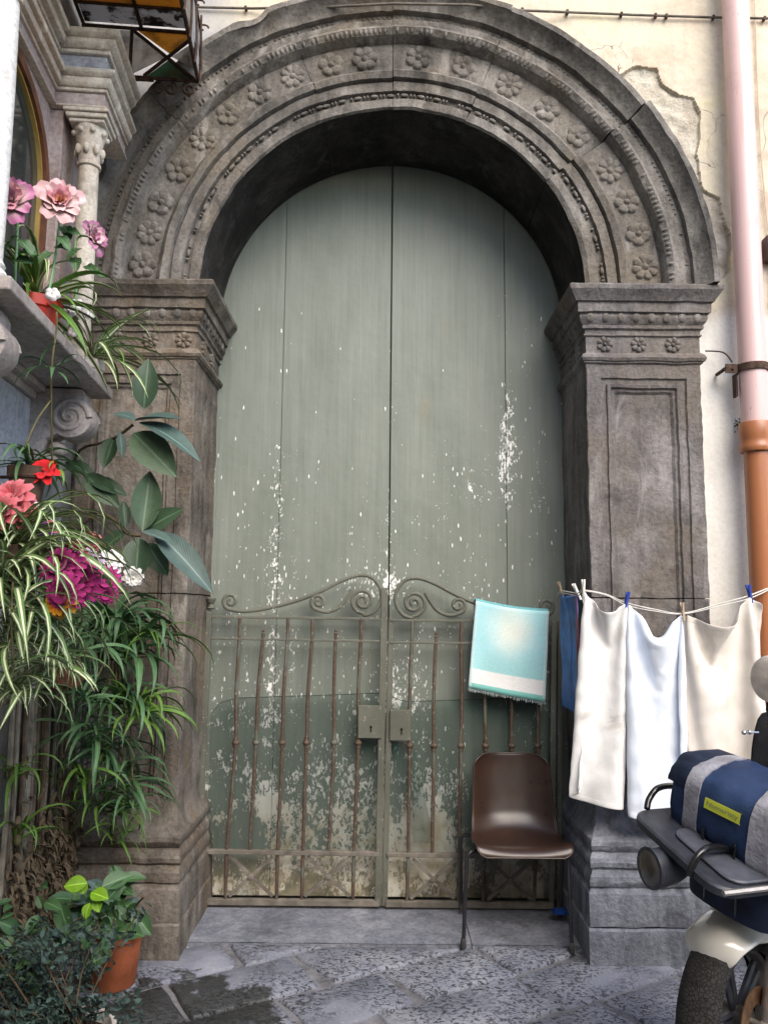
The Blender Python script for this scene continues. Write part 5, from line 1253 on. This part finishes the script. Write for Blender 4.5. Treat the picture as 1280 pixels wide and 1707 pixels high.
q = v_((-1.140, -1.260, 1.999)); rf = thing('red_flower', 'single bright red cloth flower below the shrine shelf', 'artificial flower', tuple(q))
inst('flower', FM['red'], frame(q, z=(.2, -1, .5), s=.75), rf); part('stem', G().tube([q, q+v_((-.03, .03, -.1)), q+v_((-.05, .05, -.22))], .003, 5), M_strap, rf, smooth=60)

# ------------------------------------------------------------------ reed screen along the foot of the left wall
M_reed = plain('grey_reed', (.20, .18, .145), .85, .2, var=.4, sc=12, bump=.5)
M_reed2 = plain('brown_reed', (.125, .098, .07), .85, .2, var=.4, sc=12, bump=.5)
rs = thing('reed_screen', 'screen of upright grey reeds with dead leaves against the left wall', 'screen', (-1.58, 0, .2), AW)
for i in range(46):
    u = -.95+.0205*i+random.uniform(-.006, .006); z0 = random.uniform(.26, .42); z1 = random.uniform(1.28, 1.50); n_ = .13+random.uniform(-.012, .02)
    ln = random.uniform(-.018, .018)
    g = G().tube([(n_, u, z0-.2), (n_+.006, u+ln*.5, (z0+z1)/2-.2), (n_, u+ln, z1-.2)], random.uniform(.0065, .0105), 6)
    part('reed', g, random.choice((M_reed, M_reed, M_reed2)), rs, local=True, smooth=60)
for z in (.55, 1.2): part('tie_rail', G().tube([(.118, -.97, z-.2), (.118, .0, z-.2)], .008, 6), M_reed2, rs, local=True, smooth=60)
g = G()
for i in range(1500):
    u = random.uniform(-.95, -.02); z = .26+abs(random.gauss(0, .24)); 
    if z > 1.25: continue
    b = blade(random.uniform(.025, .065), random.uniform(.008, .022), random.uniform(-1.6, .2), random.uniform(0, 2), 3)
    M = Matrix.Translation(v_((.15+random.uniform(0, .05), u, z-.2))) @ Matrix.Rotation(random.uniform(-2, 2), 4, 'Z')
    g.add([M @ v_(p) for p in b.v], b.f, 0, b.uv)
part('dead_leaves', g, M_dry, rs, local=True, kind='stuff', smooth=180)

# ------------------------------------------------------------------ pots on the pavement
OV = {k: [oval(1, w_, b, cu).mesh('leaf', m_, smooth=180) for w_, b, cu in ((.55, .15, .15), (.62, .3, .2), (.48, -.05, .1))] for k, m_ in (('g', M_pott), ('l', M_lime), ('b', M_rubber2))}
c = v_((-1.062, -0.417, 0.000)); c.x -= .045; c.y += .04; c.z = .002
tp_ = thing('terracotta_plant', 'leafy green plant with lime new leaves in a terracotta pot on the paving', 'potted plant', tuple(c))
pot(c, .118, .235, M_terra, tp_, .020, .76, 36)
s0 = c+v_((0, 0, .24)); tips = [v_(p) for p in ((-1.124, -0.550, 0.436), (-1.193, -0.650, 0.424), (-1.061, -0.450, 0.439), (-0.999, -0.500, 0.260), (-1.098, -0.700, 0.302), (-1.193, -0.750, 0.331), (-1.259, -0.800, 0.287), (-1.016, -0.700, 0.249))]
stems(tp_, [[s0, (s0+t)/2+v_((.0, 0, .06)), t] for t in tips], .0045, M_twig)
def sprig(root, b, t, n, size, meshes, name='leaf'):
    b, t = v_(b), v_(t)
    for i in range(n):
        f = .25+.75*i/max(1, n-1); p = b.lerp(t, f)+v_((0, 0, .06*(1-abs(2*f-1))))
        d = v_((random.uniform(-1, 1), random.uniform(-1, .3), random.uniform(-.5, .7))).normalized()
        L = size*random.uniform(.65, 1.15)
        leaf_at(root, p, p+d*L, random.choice(meshes), (random.uniform(-.3, .5), -.7, random.uniform(.3, 1)), 1.0, name)
for i, t in enumerate(tips): sprig(tp_, s0, t, 17, .085, OV['g']+OV['g']+OV['b'][:1])
for b, t, nr in (((-1.083, -0.800, 0.536), (-1.164, -0.820, 0.533), (0, -.8, .6)), ((-1.094, -0.800, 0.498), (-1.111, -0.800, 0.553), (.2, -1, .3)), ((-1.061, -0.820, 0.509), (-0.989, -0.850, 0.505), (0, -.6, .8)), ((-1.042, -0.820, 0.488), (-1.019, -0.850, 0.453), (.1, -1, .3)), ((-1.053, -0.850, 0.484), (-1.063, -0.870, 0.435), (-.1, -1, .4))):
    leaf_at(tp_, b, t, OV['l'][0], nr, 1.35)
for b, t, nr in (((-1.029, -0.800, 0.524), (-0.935, -0.750, 0.556), (.1, -.8, .6)), ((-1.005, -0.800, 0.478), (-0.952, -0.780, 0.539), (.4, -.8, .2)), ((-1.162, -0.850, 0.483), (-1.114, -0.880, 0.382), (-.1, -1, .2)), ((-0.924, -0.750, 0.419), (-0.845, -0.780, 0.350), (.3, -.9, .3)), ((-0.959, -0.800, 0.369), (-0.861, -0.850, 0.381), (.1, -.7, .7))):
    leaf_at(tp_, b, t, OV['g'][0], nr, 1.1)
part('stem', G().tube(crom([(-0.960, -0.700, 0.368), (-0.918, -0.750, 0.436), (-0.872, -0.800, 0.489)], 4), .004, 5), M_twig, tp_, smooth=60)
# white pot with shrub, nearest
c = v_((-1.012, -1.150, 0.149)); c.z = .002
wpot = thing('white_pot_shrub', 'small leaved grey green shrub in a white plastic pot at the lower left corner', 'potted plant', tuple(c))
pot(c, .15, .20, M_whitepot, wpot, .015, .8, 36)
s0 = c+v_((0, 0, .17)); g = G(); tw = []
for i in range(34):
    a = random.uniform(0, 2*pi); t = s0+v_((random.gauss(-.10, .14), random.gauss(0, .11), random.uniform(.06, .36)))
    b = s0+v_((.09*cos(a), .09*sin(a), 0)); m_ = (b+t)/2+v_((random.gauss(0, .02), random.gauss(0, .02), .02))
    tw.append([b, m_, t])
for p in tw: part('twig', G().tube(crom(p, 4), .0026, 5), M_twig, wpot, smooth=60)
lv = oval(1, .5, .2, .2, seg=3)
for b, m_, t in tw:
    for k in range(60):
        f = random.random()**.7; q = (m_.lerp(t, f)) if f > .2 else b.lerp(m_, .5+f)
        q = q+v_((random.gauss(0, .02), random.gauss(0, .02), random.gauss(0, .02)))
        d = v_((random.gauss(0, 1), random.gauss(-.2, 1), random.gauss(.3, .7))).normalized(); L = random.uniform(.018, .038)
        M = frame(q, z=d.orthogonal()+v_((0, -.4, .4)), x=d, s=L); g.add([M @ v_(p) for p in lv.v], lv.f, 0, lv.uv)
part('foliage', g, M_small, wpot, kind='stuff', smooth=180)
# low leafy plant at the far left between pots
c = v_((-1.223, -0.950, 0.250)); c.z = .002
lp_ = thing('leafy_plant', 'low broad leaved green plant in a dark pot against the reed screen', 'potted plant', tuple(c))
pot(c, .10, .18, M_dark, lp_)
s0 = c+v_((0, 0, .16)); tips = [v_(p) for p in ((-1.252, -1.000, 0.407), (-1.224, -0.900, 0.429), (-1.189, -0.900, 0.551), (-1.293, -0.950, 0.526), (-1.266, -1.050, 0.350), (-1.124, -0.950, 0.349))]
stems(lp_, [[s0, (s0+t)/2+v_((0, 0, .05)), t] for t in tips], .004, M_twig)
for t in tips: sprig(lp_, s0, t, 10, .075, OV['g'])

# ------------------------------------------------------------------ parked scooter and the bag on its front carrier
def m_tyre():
    m = Nt('tyre_rubber', .8, .3); p = m.pos(); v = m.voro(p, 85, 'DISTANCE_TO_EDGE'); gr = m.step(v, .03, .14)
    m.col(m.mix(gr, (.016, .015, .014), m.ramp(m.noise(p, 20, 5, .65), [(.3, (.020, .019, .018)), (.7, (.050, .047, .043))]))); m.bump(gr, .6, .006); return m.mat
M_rubber_t = m_tyre()
M_ivory = plain('ivory_scooter_paint', (.72, .69, .62), .22, .5, var=.05, sc=6, bump=.03, coat=.6)
M_dkpl = plain('dark_grey_plastic', (.038, .042, .055), .42, .45, var=.25, sc=22, bump=.2)
M_dkpl2 = plain('grey_tray_plastic', (.085, .090, .115), .45, .45, var=.2, sc=22, bump=.2)
M_black = plain('gloss_black_tube', (.010, .010, .011), .18, .6, var=.1, bump=0)
M_alu = plain('dull_aluminium', (.42, .38, .34), .38, .5, .6, var=.2, sc=25, bump=.2)
M_chrome = plain('chrome', (.75, .75, .75), .08, .5, 1.0, var=.05, bump=0)
M_lens = plain('dark_lens', (.07, .065, .055), .12, .6, var=.2, bump=0)
A0 = v_((1.132, -1.192, 0.270)); A0.z = 0
HB = v_((-.95, -.31, 0)).normalized(); HW = v_((-.76, -.65, 0)).normalized()
SB = v_((-HB.y, HB.x, 0)); SW = v_((-HW.y, HW.x, 0))
def B(f, s, z): return A0+HB*f+SB*s+v_((0, 0, z))
def Wp(f, s, z): return A0+HW*f+SW*s+v_((0, 0, z))
scoot = thing('scooter', 'ivory delivery scooter with a black front carrier, cut by the right edge', 'scooter', tuple(A0), atan2(HB.y, HB.x))
def wheel(ax0, HH, SS, R, tw, parent, nm):
    M = frame(ax0, z=SS, x=HH)
    tyre = part(nm, G().lathe([(R-.085, -tw*.36), (R-.05, -tw*.5), (R-.018, -tw*.44), (R-.004, -tw*.22), (R, 0), (R-.004, tw*.22), (R-.018, tw*.44), (R-.05, tw*.5), (R-.085, tw*.36)], M, 48, caps=False), M_rubber_t, parent, smooth=60)
    rim = part('rim', G().lathe([(R-.084, -.030), (R-.095, -.026), (R-.105, 0), (R-.095, .026), (R-.084, .030)], M, 40, caps=False).lathe([(.03, -.045), (.034, -.045), (.034, .045), (.03, .045)], M, 16), plain('dirty_rim', (.16, .145, .13), .45, .5, .5, var=.3), tyre, smooth=40)
    g = G()
    for i in range(5):
        a = 2*pi*i/5; d = M.to_3x3() @ v_((cos(a), sin(a), 0)); e = M.to_3x3() @ v_((-sin(a), cos(a), 0))
        for s in (-.22, .22): g.tube([ax0+d*.03+e*s*.05, ax0+d*(R-.10)+e*s*.22*.5], .011, 6)
    part('spoke', g, M_dkpl, tyre, smooth=50)
    return M
MWf = wheel(A0+v_((0, 0, .285)), HW, SW, .285, .13, scoot, 'front_wheel')
# brake disc and caliper on the near side
c0 = A0+v_((0, 0, .285))+SW*.066
part('brake_disc', G().lathe([(.055, -.002), (.105, -.002), (.105, .002), (.055, .002)], frame(c0, z=SW, x=HW), 32, caps=False), plain('rusty_brake_disc', (.17, .095, .05), .5, .4, .5, var=.4, sc=30), scoot, smooth=40)
part('brake_caliper', G().box(-.035, .035, -.022, .022, -.018, .02, M=frame(c0+HW*-.075+v_((0, 0, .055)), z=SW, x=HW)), M_alu, scoot, bevel=.006)
for s in (-.09, .10):
    lo = Wp(.0, s, .275); hi = Wp(-.165, s*.95, .70)
    fk = part('fork_leg', G().tube([lo, lo.lerp(hi, .12), lo.lerp(hi, .13), lo.lerp(hi, .62), lo.lerp(hi, .63), hi], [.021, .024, .026, .026, .018, .018], 14), M_alu, scoot, smooth=40)
    part('axle_lug', G().lathe([(.026, -.018), (.030, -.010), (.030, .010), (.024, .02)], frame(lo, z=SW, x=HW), 14).ball(lo+HW*.012, .020, 8, 6), M_alu, fk, smooth=45)
part('axle', G().tube([Wp(0, -.11, .285), Wp(0, .12, .285)], .010, 8), M_alu, scoot, smooth=50)
# front mudguard: blunt nosed arc over the wheel, blending into the nose
R = []
for i in range(25):
    t = i/24; a = radians(50+104*t); rr = .318+.018*t
    hw = .105*(.34+.66*sqrt(max(0, 1-(1-min(1, t*4.0))**2)))
    row_ = []
    for k in range(13):
        s = -1+k/6; y = hw*s; drop = .070*abs(s)**2.4*(.55+.45*min(1, t*3))+.05*max(0, 1-t*7)**2
        p = A0+v_((0, 0, .285))+HW*((rr-drop)*cos(a))+v_((0, 0, (rr-drop)*sin(a)))+SW*y
        row_.append(p)
    R.append(row_)
g = G(); g.rings(R, False, False)
part('mudguard', g, M_ivory, scoot, smooth=180, solid=.006, sub=1)
# nose fairing above the mudguard
R = []
for z, f0, f1, hw in ((.52, .055, -.22, .080), (.58, .07, -.24, .10), (.66, .04, -.26, .13), (.74, .02, -.28, .16), (.80, .01, -.30, .17)):
    R.append([B(f0-(f0-f1)*(.5-.5*cos(a)), hw*sin(a)*(1.0 if cos(a) < 0 else .92), z) for a in np.linspace(0, 2*pi, 25)[:-1]])
g = G(); g.rings(R, True, True); part('nose_fairing', g, M_ivory, scoot, smooth=60)
part('nose_trim', G().tube(crom([B(-.05, .118, .655), B(.02, .095, .645), B(.055, .04, .64), B(.062, 0, .64), B(.055, -.04, .64), B(.02, -.095, .645)], 5), .014, 8), M_dkpl, scoot, smooth=60)
# carrier slab: near front corner, far front corner measured; runs back level
CA = v_((0.953, -1.550, 0.772)); CB = v_((0.821, -1.150, 0.899)); wv = (CA-CB); WL = wv.length; wv.normalize()
bk = (v_((.95, .31, 0))-wv*wv.dot(v_((.95, .31, 0)))).normalized(); upv = wv.cross(bk).normalized()
if upv.z < 0: upv = -upv
def K(w_, b_, h_): return CB+wv*w_+bk*b_+upv*h_
def slab(w0, w1, b0, b1, h0, h1, rc=.06, lip=.0):
    pl = []
    for cx, cy, a0 in ((w0+rc, b0+rc, pi), (w1-rc, b0+rc, 1.5*pi), (w1-.01, b1-.01, 0), (w0+.01, b1-.01, .5*pi)):
        r_ = rc if cy < b1-.02 else .01
        for i in range(6):
            a = a0+i/5*pi/2; pl.append((cx+r_*cos(a), cy+r_*sin(a)))
    g = G(); g.rings([[K(x, y, h0) for x, y in inset(pl, .012)], [K(x, y, h0+.008) for x, y in pl], [K(x, y, h1-.006) for x, y in pl], [K(x, y, h1) for x, y in inset(pl, .008)]]); return g
cr = part('carrier_tray', slab(0, WL, 0, .40, -.034, 0, .07), M_dkpl, scoot, smooth=35)
part('tray_pad', slab(.14, WL-.015, .055, .38, .0005, .010, .05), M_dkpl2, cr, smooth=35)
part('trim_strip', G().tube([K(WL+.006, .004, .002), K(WL+.012, .42, .004)], .008, 6), M_alu, cr, smooth=50)
for pts in ([(0.879, -1.160, 0.906), (0.895, -1.140, 0.934), (0.935, -1.120, 0.965), (1.033, -1.040, 0.953), (1.217, -0.880, 0.897)], [(0.907, -1.440, 0.782), (0.917, -1.440, 0.809), (0.949, -1.430, 0.846), (1.005, -1.400, 0.853), (1.117, -1.340, 0.823), (1.294, -1.240, 0.781)]):
    part('rack_rail', G().tube(crom(pts, 6), .0105, 10), M_black, scoot, smooth=60)
# headlamp slung under the far front of the tray
hc = v_((0.844, -1.300, 0.761)); ha = (HB+v_((0, 0, -.02))).normalized(); MH = frame(hc, z=ha, x=SB)
hl = part('headlight', G().lathe([(.02, -.115), (.040, -.11), (.054, -.07), (.059, -.03), (.060, .0), (.063, .003), (.063, .010), (.056, .011)], MH, 28), M_dkpl, scoot, smooth=40)
part('lens', G().lathe([(.001, .020), (.028, .018), (.048, .013), (.057, .008)], MH, 28, caps=False), M_lens, hl, smooth=60)
part('lamp_bracket', G().tube([hc-ha*.09+v_((0, 0, .0)), K(.20, .14, -.06), B(-.04, 0, .74)], .016, 8), M_dkpl, scoot, smooth=60)
# steering head, leg shield, handlebar with mirror and dark screen
part('steering_column', G().tube([B(-.13, 0, .60), B(-.30, 0, 1.02)], .034, 12), M_dkpl, scoot, smooth=60)
scr0 = v_((1.255, -1.180, 1.230)); 
pl_ = [v_((1.255, -1.180, 1.232)), v_((1.232, -1.190, 1.177)), v_((1.212, -1.200, 1.115)), v_((1.200, -1.210, 1.030)), v_((1.189, -1.230, 0.903))]
R = []
for p in pl_:
    R.append([p+v_((.0, 0, 0)), p+v_((.05, -.035, .004)), p+v_((.12, -.06, .0)), p+v_((.20, -.07, -.01)), p+v_((.28, -.05, -.01)), p+v_((.34, .0, -.01)), p+v_((.36, .06, -.01))])
g = G(); g.rings(R, False, False); ws = part('front_screen', g, plain('black_screen_plastic', (.012, .012, .014), .25, .5, var=.2), scoot, smooth=180, solid=.006, sub=1)
for q in ((1.175, -1.240, 1.166), (1.193, -1.240, 1.167)):
    part('screen_bolt', G().ball(q, .0078, 12, 8), M_chrome, ws, smooth=180)
q = v_((1.202, -1.220, 1.164)); part('bolt_pin', G().tube([v_((1.177, -1.235, 1.166)), q+v_((.03, 0, 0))], .003, 6), M_chrome, ws, smooth=60)
part('handlebar', G().tube(crom([B(-.40, .34, 1.06), B(-.34, .24, 1.07), B(-.31, .1, 1.03), B(-.31, -.1, 1.03), B(-.36, -.16, 1.04), B(-.40, -.20, 1.05)], 5), .016, 10), M_black, scoot, smooth=60)
for s in (-.62, 1): part('grip', G().tube([B(-.395, s*.31, 1.055), B(-.46, s*.42, 1.05)], .020, 10), M_rubber_t, scoot, smooth=60)
mc = v_((1.169, -1.450, 1.355)); ma = v_((-.35, -.9, .05)).normalized(); MM = frame(mc, z=ma, x=(0, 0, 1), s=(1, .78, 1))
mir = part('mirror', G().lathe([(.01, -.035), (.045, -.028), (.066, -.008), (.070, .004), (.064, .006)], MM, 28), M_alu, scoot, smooth=50)
part('mirror_glass', G().lathe([(.001, .0045), (.0635, .0052)], MM, 28, caps=False), plain('mirror_silver', (.055, .06, .065), .04, .5, 1.0, var=.02, bump=0), mir, smooth=60)
part('mirror_stalk', G().tube(crom([mc-ma*.02+v_((0, 0, -.04)), mc+v_((.03, .03, -.14)), B(-.35, .26, 1.075)], 5), .006, 6), M_black, scoot, smooth=60)
# body behind, running out of the picture
R = []
for f, hw, zb, zt in ((-.30, .19, .30, 1.0), (-.36, .21, .28, .98), (-.40, .20, .26, .60), (-.48, .17, .20, .30), (-.72, .17, .20, .30), (-.80, .18, .22, .52), (-.92, .19, .28, .70), (-1.25, .18, .42, .74), (-1.55, .10, .58, .74)):
    R.append([B(f, hw*x, zb+(zt-zb)*y) for x, y in ((-1, .08), (-.8, 0), (.8, 0), (1, .08), (1, .85), (.75, 1), (-.75, 1), (-1, .85))])
g = G(); g.rings(R, True, True); part('body', g, M_ivory, scoot, smooth=60, bevel=.012, segs=2)
R = []
for f, hw, zb, zt in ((-.80, .10, .70, .76), (-.90, .15, .70, .80), (-1.2, .15, .73, .82), (-1.45, .14, .74, .86), (-1.6, .10, .76, .84)):
    R.append([B(f, hw*x, zb+(zt-zb)*y) for x, y in ((-1, .2), (-.7, 0), (.7, 0), (1, .2), (1, .6), (.7, 1), (-.7, 1), (-1, .6))])
g = G(); g.rings(R, True, True); part('seat', g, M_rubber_t, scoot, smooth=60, bevel=.01, segs=2)
wheel(B(-1.28, 0, .25), HB, SB, .25, .11, scoot, 'rear_wheel')
part('engine', G().box(-.22, .18, -.14, .06, -.10, .10, M=frame(B(-1.08, 0, .27), z=(0, 0, 1), x=HB)), M_alu, scoot, bevel=.03, segs=2)
part('side_stand', G().tube([B(-.72, .13, .22), B(-.66, .26, .012)], .011, 8), M_black, scoot, smooth=60)

# --- delivery bag strapped on the carrier
def m_bag():
    m = Nt('navy_nylon', .6, .3); p = m.pos()
    m.col(m.ramp(m.noise(p, 9, 4), [(.3, (.012, .026, .072)), (.7, (.024, .050, .125))])); m.bump(m.math('ADD', m.noise(p, 11, 4), m.math('MULTIPLY', m.noise(p, 300, 2), .2)), .5, .012); return m.mat
M_bag = m_bag(); M_bagd = plain('dark_navy_nylon', (.010, .018, .042), .7, .3, var=.3, bump=.3)
M_refl = plain('grey_reflective_band', (.33, .33, .37), .5, .4, var=.25, sc=16, bump=.5, bd=.008)
M_lime_l = plain('lime_label', (.56, .60, .06), .5, .3, var=.05, bump=0); M_ink = plain('faded_label_print', (.20, .25, .16), .7, .2, bump=0)
bag_c = v_((1.182, -1.280, 0.908)); ba = v_((.50, -.82, -.20)).normalized(); bf = v_((-.86, -.42, 0)); bf = (bf-ba*bf.dot(ba)).normalized(); bu = ba.cross(bf).normalized()
if bu.z < 0: bu = -bu
def BP(a, f, u): return bag_c+ba*a+bf*f+bu*u
def sect(th, grow=0.0, D=.158, Hh=.130):
    e = .74; c, s = cos(th), sin(th)
    return ((D+grow)*math.copysign(abs(c)**e, c), (Hh+grow)*math.copysign(abs(s)**e, s)+(.02 if s > 0 else 0))
def wrink(a, th): return .013*noise.noise(v_((a*7, cos(th)*1.6, sin(th)*1.6)))+.007*noise.noise(v_((a*22, cos(th)*5, sin(th)*5)))
bag = thing('delivery_bag', 'navy blue bag with two grey reflective bands strapped on the scooter carrier', 'bag', tuple(BP(0, 0, -.135)))
AL = .222; NTH = 40
R = []
for i in range(29):
    a = -AL+2*AL*i/28; k = 1-.10*(abs(a)/AL)**6; kk = (1 if 0 < i < 28 else .90)
    R.append([BP(a, *(x*k*kk for x in (lambda q: (q[0], q[1]))(sect(2*pi*j/NTH, wrink(a, 2*pi*j/NTH))))) for j in range(NTH)])
g = G(); g.rings(R, True, True); part('bag_body', g, M_bag, bag, smooth=60)
def band(a0, a1, t0, t1, mat, nm, grow=.005, n=26):
    R_ = []
    for i in range(n+1):
        th = t0+(t1-t0)*i/n; row_ = []
        for a, e in ((a0, -.004), (a0, grow), (a0+(a1-a0)*.5, grow+.001), (a1, grow), (a1, -.004)):
            k = 1-.10*(abs(a)/AL)**6; q = sect(th, wrink(a, th)+e); row_.append(BP(a, q[0]*k, q[1]*k))
        R_.append(row_)
    g = G(); g.rings(R_, False, False); return part(nm, g, mat, bag, smooth=50)
band(-.150, -.095, -.45, pi+.3, M_refl, 'reflective_band'); band(.085, .150, -.75, pi+.3, M_refl, 'reflective_band')
band(-.234, -.150, .2, pi-.2, M_bagd, 'end_flap', .007)
lb_ = []
def LP(x, y, e): # label coordinates: x along the bag, y up the front face
    th = .12+y; q = sect(th, wrink(0, 0)+e); return BP(x, q[0], q[1])
g = G(); n_ = 10
R_ = [[LP(-.065+.125*i/n_, -.085, .003), LP(-.065+.125*i/n_, -.085, .008), LP(-.065+.125*i/n_, .0, .008), LP(-.065+.125*i/n_, .085, .008), LP(-.065+.125*i/n_, .085, .003)] for i in range(n_+1)]
g.rings(R_, False, False); lab_o = part('label', g, M_lime_l, bag, smooth=30)
tc = bpy.data.curves.new('label_print', 'FONT'); tc.body = 'Numeristy'; tc.size = .026; tc.align_x = 'CENTER'; tc.align_y = 'CENTER'
to = bpy.data.objects.new('label_print', tc); tm = bpy.data.meshes.new_from_object(to); bpy.data.objects.remove(to); bpy.data.curves.remove(tc)
g = G(); g.add([LP(v.co.x-.002, v.co.y*4.2, .0092) for v in tm.vertices], [tuple(p.vertices) for p in tm.polygons]); part('label_print', g, M_ink, lab_o)
# lower body of the bag and straps down to the tray
R = []
for i in range(9):
    t = i/8; u = -.12-.16*t; sx = .195-.02*t
    R.append([BP(sx*cos(a)*(abs(cos(a))**-.35 if abs(cos(a)) > .05 else 1)*.9, (.145-.02*t)*math.copysign(abs(sin(a))**.65, sin(a)), u+.004*noise.noise(v_((a*2, t*4, 0)))) for a in np.linspace(0, 2*pi, 33)[:-1]])
g = G(); g.rings(R, True, True); part('lower_pocket', g, M_bagd, bag, smooth=60)
for a in (-.06, .05):
    part('strap', G().tube([BP(a, .168, -.03), BP(a, .160, -.12), BP(a+.004, .135, -.20), BP(a, .12, -.27)], .007, 6, sq=.5), M_black, bag, smooth=60)
    part('buckle', G().box(-.014, .014, -.004, .004, -.018, .018, M=frame(BP(a+.002, .158, -.14), z=bu, x=ba)), M_black, bag, bevel=.003)
